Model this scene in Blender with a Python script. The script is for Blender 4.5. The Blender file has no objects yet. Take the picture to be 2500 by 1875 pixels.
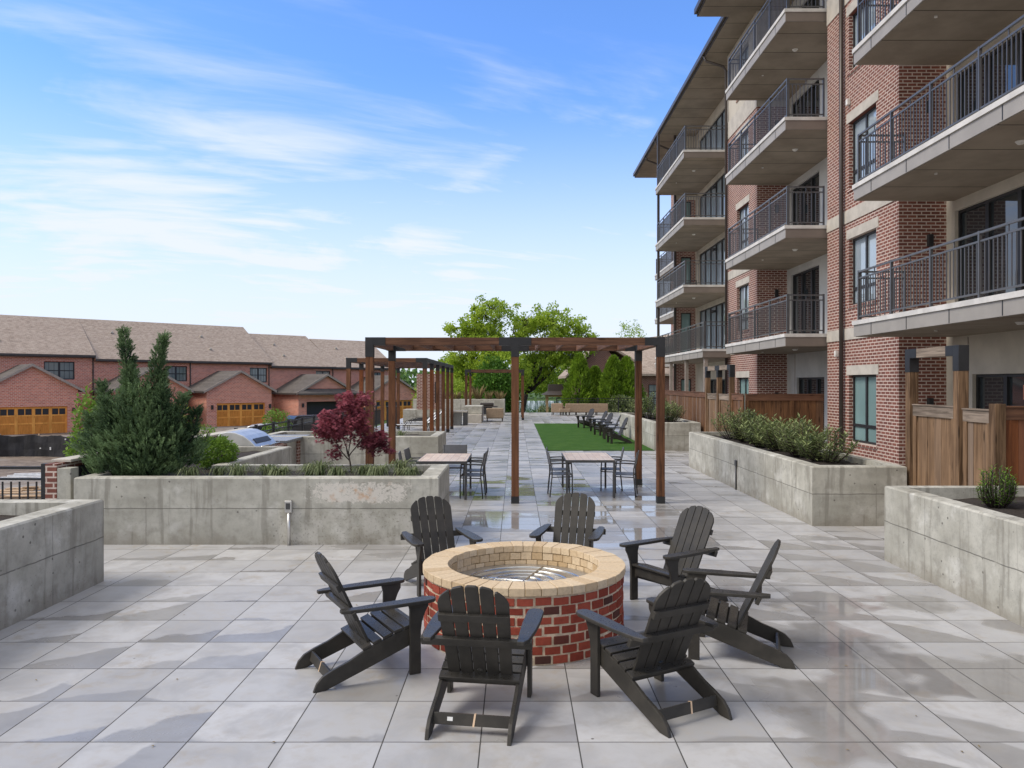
import bpy, math, random
from mathutils import Vector, Matrix, noise as mnoise
R = math.radians
PI = math.pi
random.seed(7)
sc = bpy.context.scene
COL = sc.collection

# ------------------------------------------------------------------ camera
cam_d = bpy.data.cameras.new("camera")
cam = bpy.data.objects.new("camera", cam_d)
COL.objects.link(cam)
cam.location = (0, 0, 2.24)
cam.rotation_euler = (R(90), 0, 0)
cam_d.sensor_width = 36
cam_d.lens = 36 * 1860 / 2500
cam_d.shift_x = -0.0036
cam_d.shift_y = -0.001
cam_d.clip_start = 0.05
cam_d.clip_end = 5000
sc.camera = cam

# ------------------------------------------------------------------ world, sun
SUN_EL, SUN_AZ = 48.0, -104.0          # azimuth from +Y towards +X
w = bpy.data.worlds.new("World")
sc.world = w
w.use_nodes = True
nt = w.node_tree
nt.nodes.clear()
def wn(t, **k):
    n = nt.nodes.new(t)
    for a, b in k.items():
        setattr(n, a, b)
    return n
def wset(n, key, v):
    if hasattr(v, "is_output"):
        nt.links.new(v, n.inputs[key])
    else:
        n.inputs[key].default_value = v
def wmath(op, a, b=0.0, c=0.0, clamp=False):
    n = wn("ShaderNodeMath", operation=op, use_clamp=clamp)
    wset(n, 0, a); wset(n, 1, b); wset(n, 2, c)
    return n.outputs[0]
sky = wn("ShaderNodeTexSky", sky_type="NISHITA")
sky.sun_disc = False
sky.sun_elevation = R(SUN_EL)
sky.sun_rotation = R(SUN_AZ)
sky.air_density = 1.0
sky.dust_density = 0.6
sky.ozone_density = 2.2
tc = wn("ShaderNodeTexCoord")
sep = wn("ShaderNodeSeparateXYZ")
nt.links.new(tc.outputs["Generated"], sep.inputs[0])
zz = wmath("MAXIMUM", sep.outputs[2], 0.0)
den = wmath("ADD", zz, 0.16)
px = wmath("DIVIDE", sep.outputs[0], den)
py = wmath("DIVIDE", sep.outputs[1], den)
def wcomb(a, b, c=0.0):
    n = wn("ShaderNodeCombineXYZ"); wset(n, 0, a); wset(n, 1, b); wset(n, 2, c); return n.outputs[0]
def wnoise(vec, scale, detail, rough, dist):
    n = wn("ShaderNodeTexNoise"); wset(n, "Vector", vec); wset(n, "Scale", scale); wset(n, "Detail", detail)
    wset(n, "Roughness", rough); wset(n, "Distortion", dist); return n.outputs[0]
def wramp(f, lo, hi):
    n = wn("ShaderNodeMapRange", interpolation_type="SMOOTHSTEP"); wset(n, 0, f); wset(n, 1, lo); wset(n, 2, hi); return n.outputs[0]
# cirrus: long streaks, stretched left to right and slightly tilted
rx = wmath("ADD", wmath("MULTIPLY", px, 0.93), wmath("MULTIPLY", py, 0.36))
ry = wmath("ADD", wmath("MULTIPLY", px, -0.36), wmath("MULTIPLY", py, 0.93))
streak = wnoise(wcomb(wmath("MULTIPLY", rx, 0.75), wmath("MULTIPLY", ry, 1.5), 3.3), 1.5, 6, 0.55, 0.8)
patch = wnoise(wcomb(wmath("MULTIPLY", px, 0.8), wmath("MULTIPLY", py, 0.8), 8.1), 0.9, 3, 0.5, 0.3)
fine = wnoise(wcomb(wmath("MULTIPLY", rx, 1.2), wmath("MULTIPLY", ry, 5.0), 1.7), 2.2, 5, 0.6, 0.4)
cl = wmath("ADD", wmath("MULTIPLY", streak, 0.75), wmath("MULTIPLY", fine, 0.25))
left = wramp(sep.outputs[0], 0.30, -0.45)          # more cloud over the houses side
thr = wmath("ADD", cl, wmath("SUBTRACT", wmath("MULTIPLY", left, 0.15), 0.065))
thr = wmath("ADD", thr, wmath("MULTIPLY", wramp(sep.outputs[2], 0.36, 0.16), 0.05))
thr = wmath("ADD", thr, wmath("MULTIPLY", wmath("SUBTRACT", patch, 0.5), 0.35))
cloud = wmath("MULTIPLY", wmath("ADD", 0.45, wmath("MULTIPLY", wramp(sep.outputs[2], 0.42, 0.27), 0.55)), wmath("MULTIPLY", wramp(thr, 0.48, 0.76), 0.75))
veil = wmath("MULTIPLY", wramp(sep.outputs[2], 0.38, 0.04), 0.92)
fac = wmath("MAXIMUM", veil, wmath("ADD", wmath("MULTIPLY", veil, 0.5), cloud), clamp=True)
# added cloud cover, unseen overhead and behind the viewer, to whiten the fill light
cover = wmath("MAXIMUM", wramp(wmath("ADD", wmath("MULTIPLY", sep.outputs[1], 0.75), wmath("MULTIPLY", sep.outputs[0], 0.55)), 0.0, -0.5), wramp(sep.outputs[2], 0.52, 0.80))
cover = wmath("MULTIPLY", cover, wmath("ADD", 0.70, wmath("MULTIPLY", patch, 0.4)), clamp=True)
fac = wmath("MINIMUM", fac, 0.97)
skymul = wn("ShaderNodeMixRGB", blend_type="MULTIPLY")
wset(skymul, 0, 1.0); nt.links.new(sky.outputs[0], skymul.inputs[1]); wset(skymul, 2, (0.90, 1.25, 1.80, 1))
mix = wn("ShaderNodeMixRGB")
wset(mix, 0, fac); nt.links.new(skymul.outputs[0], mix.inputs[1]); wset(mix, 2, (5.6, 6.0, 6.8, 1))
mix2 = wn("ShaderNodeMixRGB")
wset(mix2, 0, cover); nt.links.new(mix.outputs[0], mix2.inputs[1]); wset(mix2, 2, (6.5, 6.35, 6.2, 1))
bg = wn("ShaderNodeBackground")
nt.links.new(mix2.outputs[0], bg.inputs[0])
bg.inputs[1].default_value = 0.08
wo = wn("ShaderNodeOutputWorld")
nt.links.new(bg.outputs[0], wo.inputs[0])

sun_d = bpy.data.lights.new("sun", "SUN")
sun_d.energy = 1.3
sun_d.angle = R(24)
sun_d.color = (1.0, 0.93, 0.83)
sun = bpy.data.objects.new("sun", sun_d)
COL.objects.link(sun)
sdir = Vector((math.sin(R(SUN_AZ)) * math.cos(R(SUN_EL)), math.cos(R(SUN_AZ)) * math.cos(R(SUN_EL)), math.sin(R(SUN_EL))))
sun.rotation_euler = sdir.to_track_quat("Z", "Y").to_euler()
sun.location = sdir * 60

sc.view_settings.view_transform = "Standard"
sc.view_settings.look = "None"
sc.view_settings.gamma = 1.0
sc.view_settings.exposure = 0.97
sc.render.engine = "CYCLES"
sc.cycles.max_bounces = 6
sc.cycles.diffuse_bounces = 3
sc.cycles.glossy_bounces = 3
sc.cycles.transparent_max_bounces = 4

# ------------------------------------------------------------------ material helpers
class G:
    def __init__(s, name):
        s.m = bpy.data.materials.new(name)
        s.m.use_nodes = True
        s.nt = s.m.node_tree
        s.nt.nodes.clear()
        s.out = s.nt.nodes.new("ShaderNodeOutputMaterial")
        s.p = s.nt.nodes.new("ShaderNodeBsdfPrincipled")
        s.nt.links.new(s.p.outputs[0], s.out.inputs[0])
        s._tc = None
    def set(s, n, key, v):
        if hasattr(v, "is_output"):
            s.nt.links.new(v, n.inputs[key])
        else:
            if isinstance(v, tuple) and len(v) == 3 and n.inputs[key].type == "RGBA":
                v = v + (1,)
            n.inputs[key].default_value = v
    def n(s, t, props=None, **inp):
        n = s.nt.nodes.new(t)
        for a, b in (props or {}).items():
            setattr(n, a, b)
        for a, b in inp.items():
            s.set(n, a, b)
        return n
    def obj(s):
        if not s._tc:
            s._tc = s.nt.nodes.new("ShaderNodeTexCoord")
        return s._tc.outputs["Object"]
    def sep(s, v):
        n = s.n("ShaderNodeSeparateXYZ"); s.set(n, 0, v); return n.outputs
    def comb(s, a, b, c=0.0):
        n = s.n("ShaderNodeCombineXYZ"); s.set(n, 0, a); s.set(n, 1, b); s.set(n, 2, c); return n.outputs[0]
    def math(s, op, a, b=0.0, c=0.0, clamp=False):
        n = s.n("ShaderNodeMath", {"operation": op, "use_clamp": clamp}); s.set(n, 0, a); s.set(n, 1, b); s.set(n, 2, c); return n.outputs[0]
    def ss(s, f, lo, hi, a=0.0, b=1.0):
        n = s.n("ShaderNodeMapRange", {"interpolation_type": "SMOOTHSTEP"}); s.set(n, 0, f); s.set(n, 1, lo); s.set(n, 2, hi); s.set(n, 3, a); s.set(n, 4, b); return n.outputs[0]
    def mix(s, f, a, b, mode="MIX"):
        n = s.n("ShaderNodeMixRGB", {"blend_type": mode}); s.set(n, 0, f); s.set(n, 1, a); s.set(n, 2, b); return n.outputs[0]
    def noise(s, vec, scale, detail=3, rough=0.5, dist=0.0):
        n = s.n("ShaderNodeTexNoise", Vector=vec, Scale=scale, Detail=detail, Roughness=rough, Distortion=dist); return n.outputs[0]
    def vscale(s, v, x, y, z):
        n = s.n("ShaderNodeMapping"); s.set(n, 0, v); n.inputs["Scale"].default_value = (x, y, z); return n.outputs[0]
    def attr(s, name):
        n = s.n("ShaderNodeAttribute", {"attribute_name": name}); return n.outputs["Fac"]
    def rand(s):
        return s.n("ShaderNodeObjectInfo").outputs["Random"]
    def bump(s, h, strength=0.3, dist=0.01):
        n = s.n("ShaderNodeBump", Strength=strength, Distance=dist); s.set(n, "Height", h); s.nt.links.new(n.outputs[0], s.p.inputs["Normal"])
    def fin(s, col=None, rough=None, spec=None, metal=None):
        if col is not None: s.set(s.p, "Base Color", col)
        if rough is not None: s.set(s.p, "Roughness", rough)
        if spec is not None: s.set(s.p, "Specular IOR Level", spec)
        if metal is not None: s.set(s.p, "Metallic", metal)
        return s.m

def m_plain(name, col, rough=0.5, metal=0.0, var=0.15, scale=6.0, bump=0.0):
    g = G(name)
    v = g.obj()
    a = g.noise(v, scale, 4, 0.6)
    c = g.mix(g.ss(a, 0.3, 0.7), tuple(x * (1 - var) for x in col), tuple(min(1, x * (1 + var)) for x in col))
    if bump: g.bump(g.noise(v, scale * 12, 3, 0.6), bump, 0.003)
    return g.fin(c, rough, metal=metal)

def m_concrete(name, stain=None, tone=1.0, line=0.5, yoff=0.0):
    g = G(name)
    v = g.obj(); o = g.sep(v); x, y, z = o[0], o[1], o[2]
    big = g.noise(v, 1.3, 4, 0.55)
    mid = g.noise(v, 6.0, 5, 0.65)
    streak = g.noise(g.vscale(v, 5.0, 5.0, 0.5), 1.4, 4, 0.6)
    c = g.mix(g.ss(big, 0.3, 0.7), (0.38 * tone, 0.365 * tone, 0.31 * tone), (0.575 * tone, 0.56 * tone, 0.495 * tone))
    c = g.mix(g.ss(mid, 0.40, 0.72, 0.0, 0.6), c, (0.27 * tone, 0.26 * tone, 0.225 * tone))
    c = g.mix(g.ss(streak, 0.53, 0.66, 0.0, 0.65), c, (0.23 * tone, 0.215 * tone, 0.18 * tone))
    c = g.mix(g.ss(g.noise(v, 2.3, 4, 0.6), 0.55, 0.70, 0.0, 0.7), c, (0.66 * tone, 0.65 * tone, 0.60 * tone))
    # brownish splash-back stain with a ragged edge
    spl = g.math("SUBTRACT", g.math("ADD", 0.10, g.math("MULTIPLY", g.math("SUBTRACT", g.noise(v, 2.1, 5, 0.7), 0.44), 0.9)), z)
    c = g.mix(g.ss(spl, -0.06, 0.16, 0.0, 0.42), c, (0.20, 0.165, 0.12))
    # bug holes
    vor = g.n("ShaderNodeTexVoronoi", Vector=v, Scale=7.0).outputs["Distance"]
    pick = g.noise(v, 3.1, 2, 0.5)
    hole = g.math("MULTIPLY", g.ss(vor, 0.115, 0.07), g.ss(pick, 0.44, 0.52))
    vor2 = g.n("ShaderNodeTexVoronoi", Vector=v, Scale=22.0).outputs["Distance"]
    hole2 = g.math("MULTIPLY", g.ss(vor2, 0.12, 0.06), g.ss(g.noise(v, 2.2, 2, 0.5), 0.50, 0.58))
    hole = g.math("MAXIMUM", hole, hole2)
    fine = g.noise(v, 42.0, 3, 0.7)
    c = g.mix(g.ss(fine, 0.55, 0.72, 0.0, 0.35), c, (0.20, 0.19, 0.165))
    c = g.mix(g.math("MULTIPLY", hole, 0.8), c, (0.085, 0.08, 0.07))
    # form joint
    wob = g.math("MULTIPLY", g.math("SUBTRACT", g.noise(g.vscale(v, 1, 1, 0.0), 3.0, 3, 0.6), 0.5), 0.03)
    dz = g.math("ABSOLUTE", g.math("SUBTRACT", g.math("ADD", z, wob), line))
    jl = g.math("MULTIPLY", g.ss(dz, 0.009, 0.003), g.ss(g.noise(v, 4, 3, 0.6), 0.28, 0.45))
    c = g.mix(g.math("MULTIPLY", jl, 0.8), c, (0.12, 0.115, 0.10))
    geo = g.n("ShaderNodeTexCoord"); nn = g.sep(geo.outputs["Normal"])
    axx = g.math("GREATER_THAN", g.math("ABSOLUTE", nn[0]), 0.7)
    u = g.math("ADD", g.math("MULTIPLY", axx, y), g.math("MULTIPLY", g.math("SUBTRACT", 1.0, axx), x))
    fu = g.math("FRACT", g.math("DIVIDE", g.math("ADD", g.math("ADD", u, 0.83), g.math("MULTIPLY", g.math("SUBTRACT", g.noise(g.vscale(v, 0, 0, 1), 5.0, 3, 0.6), 0.5), 0.02)), 1.83))
    vj = g.math("MULTIPLY", g.ss(g.math("MINIMUM", fu, g.math("SUBTRACT", 1.0, fu)), 0.0045, 0.0015), g.ss(g.noise(v, 2.0, 3, 0.6), 0.40, 0.56))
    flat = g.math("LESS_THAN", g.math("ABSOLUTE", nn[2]), 0.5)
    c = g.mix(g.math("MULTIPLY", g.math("MULTIPLY", vj, flat), 0.6), c, (0.14, 0.13, 0.115))
    panel = g.n("ShaderNodeTexWhiteNoise", {"noise_dimensions": "2D"}, Vector=g.comb(g.math("FLOOR", g.math("DIVIDE", g.math("ADD", u, 0.83), 1.83)), g.math("GREATER_THAN", z, line))).outputs["Value"]
    c = g.mix(g.math("MULTIPLY", g.math("MULTIPLY", panel, flat), 0.28), c, (0.25, 0.245, 0.22))
    if stain:
        x0, x1, z0, z1 = stain
        mx = g.math("MULTIPLY", g.ss(x, x0, x0 + 0.7), g.ss(x, x1, x1 - 0.4))
        mz = g.math("MULTIPLY", g.ss(z, z0 - 0.03, z0 + 0.12), g.ss(z, z1, z1 - 0.10))
        my = g.ss(y, yoff + 0.1, yoff + 0.02)
        area = g.math("MULTIPLY", g.math("MULTIPLY", mx, mz), my)
        chips = g.noise(v, 15.0, 7, 0.8, 1.2)
        sm = g.math("MULTIPLY", g.ss(g.math("ADD", g.math("ADD", chips, g.math("MULTIPLY", g.math("SUBTRACT", g.noise(v, 2.7, 3, 0.6), 0.5), 0.30)), g.math("MULTIPLY", g.ss(area, 0.0, 0.8), 0.17)), 0.585, 0.64), g.ss(area, 0.02, 0.2))
        spk = g.math("MULTIPLY", g.ss(g.noise(v, 24.0, 4, 0.7), 0.58, 0.64), g.ss(area, 0.05, 0.4))
        c = g.mix(g.math("MULTIPLY", spk, 0.7), c, (0.15, 0.125, 0.10))
        c = g.mix(g.math("MULTIPLY", sm, 0.85), c, (0.66, 0.62, 0.56))
        rust = g.math("MULTIPLY", g.math("MULTIPLY", g.ss(g.noise(v, 3.5, 3, 0.6), 0.54, 0.66), area), g.ss(g.noise(v, 11, 4, 0.6), 0.35, 0.6))
        c = g.mix(g.math("MULTIPLY", rust, 0.75), c, (0.52, 0.31, 0.17))
        # pitted, washed-out lower half
        low = g.math("MULTIPLY", g.math("MULTIPLY", g.ss(x, x0 - 0.6, x0), g.ss(z, 0.5, 0.44)), my)
        pit = g.ss(g.noise(v, 30.0, 4, 0.7), 0.56, 0.64)
        c = g.mix(g.math("MULTIPLY", g.math("MULTIPLY", low, g.ss(g.noise(v, 4.0, 3, 0.6), 0.42, 0.6)), 0.6), c, (0.55, 0.53, 0.48))
        c = g.mix(g.math("MULTIPLY", g.math("MULTIPLY", low, pit), 0.6), c, (0.16, 0.14, 0.11))
    h = g.math("SUBTRACT", g.math("MULTIPLY", mid, 0.4), g.math("MAXIMUM", hole, jl))
    g.bump(h, 0.35, 0.01)
    return g.fin(c, 0.82, 0.3)

def m_brick(name, c1, c2, mortar, bw=0.205, rh=0.076, mw=0.010, rough=0.85, band=None, dirt=0.25):
    g = G(name)
    v = g.obj(); o = g.sep(v)
    geo = g.n("ShaderNodeTexCoord")
    nn = g.sep(geo.outputs["Normal"])
    ax = g.math("GREATER_THAN", g.math("ABSOLUTE", nn[0]), 0.7)
    u = g.math("ADD", g.math("MULTIPLY", ax, o[1]), g.math("MULTIPLY", g.math("SUBTRACT", 1.0, ax), o[0]))
    uv = g.comb(u, o[2])
    b = g.n("ShaderNodeTexBrick", Vector=uv, Scale=1.0)
    b.offset = 0.5
    b.inputs["Brick Width"].default_value = bw
    b.inputs["Row Height"].default_value = rh
    b.inputs["Mortar Size"].default_value = mw
    b.inputs["Mortar Smooth"].default_value = 0.15
    b.inputs["Bias"].default_value = -0.1
    b.inputs["Color1"].default_value = c1 + (1,)
    b.inputs["Color2"].default_value = c2 + (1,)
    b.inputs["Mortar"].default_value = mortar + (1,)
    c = b.outputs["Color"]
    c = g.mix(g.ss(g.noise(v, 0.7, 4, 0.6), 0.4, 0.75, 0.0, dirt), c, tuple(x * 0.5 for x in c1))
    c = g.mix(g.ss(g.noise(v, 14.0, 3, 0.6), 0.45, 0.75, 0.0, 0.3), c, tuple(x * 0.6 for x in c2))
    g.bump(g.math("SUBTRACT", 1.0, b.outputs["Fac"]), 0.35, 0.006)
    return g.fin(c, rough, 0.3)

def m_wood(name, axis, dark, light, rough=0.7, streak=1.0):
    g = G(name)
    v = g.obj()
    rnd = g.rand()
    off = g.n("ShaderNodeVectorMath", {"operation": "ADD"})
    g.set(off, 0, v); g.set(off, 1, g.comb(g.math("MULTIPLY", rnd, 17.0), g.math("MULTIPLY", rnd, 9.0), g.math("MULTIPLY", rnd, 31.0)))
    s = [14.0, 14.0, 14.0]; s[axis] = 0.8
    v2 = g.vscale(off.outputs[0], *s)
    a = g.noise(v2, 1.6, 5, 0.65, 0.6)
    b = g.noise(off.outputs[0], 1.1, 3, 0.5)
    c = g.mix(g.ss(a, 0.36, 0.64), dark, light)
    c = g.mix(g.ss(b, 0.4, 0.75, 0.0, 0.6), c, tuple(x * 0.55 for x in dark))
    c = g.mix(g.math("MULTIPLY", rnd, 0.35), c, tuple(x * 1.25 for x in light))
    va = g.attr("var")
    c = g.mix(g.ss(va, 0.45, 1.0, 0.0, 0.55), c, tuple(0.5 * x + 0.11 for x in light))
    knot = g.n("ShaderNodeTexVoronoi", Vector=g.vscale(off.outputs[0], *[(0.9 if i == axis else 4.5) for i in range(3)]), Scale=1.5).outputs["Distance"]
    c = g.mix(g.ss(knot, 0.16, 0.06, 0.0, 0.8), c, tuple(x * 0.35 for x in dark))
    g.bump(a, 0.25, 0.004)
    return g.fin(c, rough, 0.25)

def m_leaf(name, dark, light, trans=0.25, rough=0.6):
    g = G(name)
    a = g.attr("var")
    c = g.mix(a, dark, light)
    g.fin(c, rough, 0.25)
    t = g.n("ShaderNodeBsdfTranslucent")
    g.set(t, 0, g.mix(0.5, c, light))
    mx = g.n("ShaderNodeMixShader")
    mx.inputs[0].default_value = trans
    g.nt.links.new(g.p.outputs[0], mx.inputs[1]); g.nt.links.new(t.outputs[0], mx.inputs[2])
    g.nt.links.new(mx.outputs[0], g.out.inputs[0])
    return g.m

def m_var(name, cols, rough=0.8, nscale=20.0, bump=0.3):
    g = G(name)
    a = g.attr("var")
    r = g.n("ShaderNodeValToRGB")
    el = r.color_ramp.elements
    while len(el) < len(cols): el.new(0.5)
    for i, (p, c) in enumerate(cols):
        el[i].position = p; el[i].color = c + (1,)
    g.set(r, 0, a)
    v = g.obj()
    n = g.noise(v, nscale, 4, 0.65)
    c = g.mix(g.ss(n, 0.35, 0.75, 0.0, 0.45), r.outputs[0], (0.10, 0.06, 0.045), "MULTIPLY")
    c = g.mix(0.5, r.outputs[0], c)
    g.bump(n, bump, 0.004)
    return g.fin(c, rough, 0.3)

# paving: 24 inch porcelain pavers, partly wet after rain
def m_paving():
    g = G("paving")
    v = g.obj(); o = g.sep(v)
    T = 0.61
    tx = g.math("DIVIDE", g.math("ADD", o[0], 0.22), T)
    ty = g.math("DIVIDE", g.math("SUBTRACT", o[1], 4.752), T)
    cx = g.math("FLOOR", tx); cy = g.math("FLOOR", ty)
    fx = g.math("FRACT", tx); fy = g.math("FRACT", ty)
    fx = g.math("SUBTRACT", tx, cx); fy = g.math("SUBTRACT", ty, cy)
    wnz = g.n("ShaderNodeTexWhiteNoise", {"noise_dimensions": "2D"}, Vector=g.comb(cx, cy))
    rc = g.sep(wnz.outputs["Color"])
    wn2 = g.n("ShaderNodeTexWhiteNoise", {"noise_dimensions": "2D"}, Vector=g.comb(g.math("ADD", cx, 37.3), g.math("ADD", cy, 11.7)))
    rc2 = g.sep(wn2.outputs["Color"])
    ex = g.math("MINIMUM", fx, g.math("SUBTRACT", 1.0, fx))
    ey = g.math("MINIMUM", fy, g.math("SUBTRACT", 1.0, fy))
    joint = g.math("MAXIMUM", g.ss(ex, 0.0085, 0.0055), g.ss(ey, 0.0085, 0.0055))
    base = g.mix(rc[0], (0.385, 0.383, 0.385), (0.525, 0.522, 0.522))
    # cement-like clouds, each tile its own piece of pattern
    tv = g.comb(g.math("ADD", o[0], g.math("MULTIPLY", rc[1], 50.0)), g.math("ADD", o[1], g.math("MULTIPLY", rc[2], 50.0)), rc[0])
    n1 = g.noise(tv, 2.4, 5, 0.6, 0.5)
    n2 = g.noise(tv, 9.0, 4, 0.6)
    base = g.mix(g.ss(n1, 0.40, 0.70, 0.0, 0.75), base, (0.34, 0.335, 0.335))
    base = g.mix(g.ss(n2, 0.45, 0.72, 0.0, 0.5), base, (0.42, 0.395, 0.36))
    # warm silt stains
    silt = g.math("MULTIPLY", g.ss(g.noise(v, 1.4, 4, 0.6), 0.53, 0.66), g.ss(g.noise(v, 7.0, 4, 0.65), 0.45, 0.62))
    base = g.mix(g.math("MULTIPLY", silt, 0.42), base, (0.34, 0.28, 0.20))
    # dampness: wedge-shaped patches drying out from one edge of each paver
    side = g.ss(o[0], -0.6, 1.4)
    gx = g.math("ADD", g.math("MULTIPLY", side, g.math("SUBTRACT", 1.0, fx)), g.math("MULTIPLY", g.math("SUBTRACT", 1.0, side), fx))
    amp = g.math("SUBTRACT", g.math("MULTIPLY", rc2[0], 1.7), 1.05)
    region = g.math("MULTIPLY", g.math("SUBTRACT", g.noise(v, 0.50, 3, 0.55), 0.46), 3.2)
    amp = g.math("ADD", amp, region)
    amp = g.math("ADD", amp, g.math("MULTIPLY", g.math("MULTIPLY", g.ss(o[0], 0.7, 1.6), g.ss(o[1], 12.5, 10.0)), 0.55))
    amp = g.math("ADD", amp, g.math("MULTIPLY", g.ss(o[1], 15.0, 20.0), 0.55))
    edge = g.math("MULTIPLY", g.math("SUBTRACT", g.noise(tv, 1.7, 4, 0.5), 0.5), g.ss(o[0], 0.2, 1.2, 1.15, 0.5))
    wet = g.math("ADD", g.math("SUBTRACT", g.math("MULTIPLY", amp, g.math("ADD", 0.15, g.math("MULTIPLY", gx, 0.85))), fy), edge)
    wet = g.math("MULTIPLY", g.ss(wet, -0.03, 0.04), g.math("ADD", 0.55, g.math("MULTIPLY", rc2[2], 0.45)))
    # the central lane from the fire pit to the lawn is soaked, with standing water
    lane = g.math("MULTIPLY", g.ss(g.math("ABSOLUTE", g.math("SUBTRACT", o[0], 0.2)), 4.2, 2.2), g.ss(o[1], 7.5, 10.5))
    lane = g.math("MULTIPLY", lane, g.ss(o[1], 24.0, 15.0, 0.55, 1.0))
    pool = g.math("ADD", g.math("MULTIPLY", rc2[1], 0.55), g.math("MULTIPLY", g.noise(g.vscale(v, 0.5, 1.2, 1.0), 1.7, 4, 0.55), 0.9))
    pool = g.math("ADD", pool, g.math("MULTIPLY", g.math("SUBTRACT", lane, 1.0), 0.6))
    puddle = g.math("MULTIPLY", g.ss(pool, 0.80, 0.86), 0.9)
    damp2 = g.math("MULTIPLY", g.math("MULTIPLY", lane, g.ss(pool, 0.5, 0.7)), 0.6)
    wetall = g.math("MAXIMUM", g.math("MAXIMUM", wet, puddle), damp2)
    # a few puddles on the right, mirroring the balconies
    pr = g.math("MULTIPLY", g.ss(o[0], 1.6, 2.0), g.ss(g.noise(v, 0.8, 3, 0.5), 0.50, 0.56))
    pr = g.math("MULTIPLY", pr, g.ss(o[1], 9.5, 7.5))
    wetall = g.math("MAXIMUM", wetall, pr)
    wetc = g.mix(0.66, base, (0.165, 0.155, 0.143))
    c = g.mix(g.math("MULTIPLY", wetall, 0.9), base, wetc)
    c = g.mix(g.math("MULTIPLY", joint, 0.92), c, (0.035, 0.033, 0.03))
    # crumbs of dirt
    sp = g.n("ShaderNodeTexVoronoi", Vector=v, Scale=2.3).outputs["Distance"]
    c = g.mix(g.ss(sp, 0.035, 0.02, 0.0, 0.8), c, (0.06, 0.05, 0.04))
    rough = g.math("ADD", g.math("MULTIPLY", wetall, -0.24), g.math("ADD", 0.40, g.math("MULTIPLY", n1, 0.14)))
    wf = g.math("MAXIMUM", puddle, pr)
    rough = g.math("MULTIPLY", rough, g.math("SUBTRACT", 1.0, g.math("MULTIPLY", wf, 0.88)))
    rough = g.math("MAXIMUM", rough, g.math("MULTIPLY", joint, 0.8))
    h = g.math("SUBTRACT", g.math("MULTIPLY", g.math("MULTIPLY", n2, 0.12), g.math("SUBTRACT", 1.0, wf)), joint)
    g.bump(h, 0.25, 0.006)
    return g.fin(c, rough, g.math("ADD", 0.45, g.math("MULTIPLY", wetall, 0.12)))

def m_shingle(name, a, b):
    g = G(name)
    v = g.obj(); o = g.sep(v)
    br = g.n("ShaderNodeTexBrick", Vector=g.comb(o[0], o[2]), Scale=1.0)
    br.inputs["Brick Width"].default_value = 0.34; br.inputs["Row Height"].default_value = 0.13; br.inputs["Mortar Size"].default_value = 0.008
    br.inputs["Color1"].default_value = a + (1,); br.inputs["Color2"].default_value = b + (1,)
    br.inputs["Mortar"].default_value = tuple(x * 0.55 for x in a) + (1,)
    n = g.noise(g.vscale(v, 1, 1, 2.5), 3.0, 4, 0.7)
    c = g.mix(g.ss(n, 0.35, 0.7, 0.0, 0.6), br.outputs["Color"], tuple(x * 1.35 for x in b))
    return g.fin(c, 0.9, 0.2)

def m_glass(name, col, rough=0.03, ior=1.7):
    g = G(name)
    v = g.obj()
    n = g.noise(v, 0.8, 2, 0.5)
    g.bump(n, 0.03, 0.05)
    g.p.inputs["IOR"].default_value = ior
    return g.fin(g.mix(g.ss(n, 0.3, 0.7), tuple(x * 0.8 for x in col), col), rough, 0.8)

def m_soffit(name, col):
    g = G(name)
    v = g.obj(); o = g.sep(v)
    f = g.math("FRACT", g.math("DIVIDE", o[1], 1.22))
    j = g.ss(g.math("MINIMUM", f, g.math("SUBTRACT", 1.0, f)), 0.018, 0.009)
    n = g.noise(v, 1.1, 4, 0.6)
    c = g.mix(g.ss(n, 0.3, 0.75), col, tuple(x * 0.72 for x in col))
    c = g.mix(g.math("MULTIPLY", j, 0.85), c, tuple(x * 0.15 for x in col))
    return g.fin(c, 0.8, 0.2)

def m_turf():
    g = G("turf")
    v = g.obj()
    a = g.noise(v, 55.0, 4, 0.7)
    b = g.noise(v, 1.6, 4, 0.6)
    c = g.mix(g.ss(a, 0.3, 0.7), (0.028, 0.075, 0.012), (0.062, 0.150, 0.026))
    c = g.mix(g.ss(b, 0.4, 0.7, 0.0, 0.45), c, (0.10, 0.18, 0.045))
    c = g.mix(g.ss(g.noise(v, 9.0, 4, 0.7), 0.45, 0.7, 0.0, 0.5), c, (0.030, 0.070, 0.014))
    g.bump(a, 0.9, 0.02)
    return g.fin(c, 0.95, 0.1)

def m_planks(name, cols):
    g = G(name)
    v = g.obj(); o = g.sep(v)
    k = g.math("DIVIDE", o[0], 0.14)
    l = g.math("DIVIDE", o[1], 0.42)
    rn = g.n("ShaderNodeTexWhiteNoise", {"noise_dimensions": "2D"}, Vector=g.comb(g.math("FLOOR", k), g.math("FLOOR", l)))
    fk = g.math("FRACT", k); fl = g.math("FRACT", l)
    gap = g.math("MAXIMUM", g.ss(g.math("MINIMUM", fk, g.math("SUBTRACT", 1.0, fk)), 0.022, 0.01), g.ss(g.math("MINIMUM", fl, g.math("SUBTRACT", 1.0, fl)), 0.014, 0.006))
    c = g.mix(rn.outputs["Value"], cols[0], cols[1])
    c = g.mix(g.ss(g.noise(g.vscale(v, 20, 2, 1), 1.5, 4, 0.6), 0.4, 0.7, 0, 0.5), c, cols[2])
    c = g.mix(gap, c, (0.10, 0.06, 0.045))
    return g.fin(c, 0.35, 0.5)

def m_water():
    g = G("water")
    v = g.obj()
    g.bump(g.noise(g.vscale(v, 1, 0.4, 1), 0.6, 4, 0.6), 0.10, 0.2)
    return g.fin((0.10, 0.16, 0.19), 0.08, 0.6)

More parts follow.
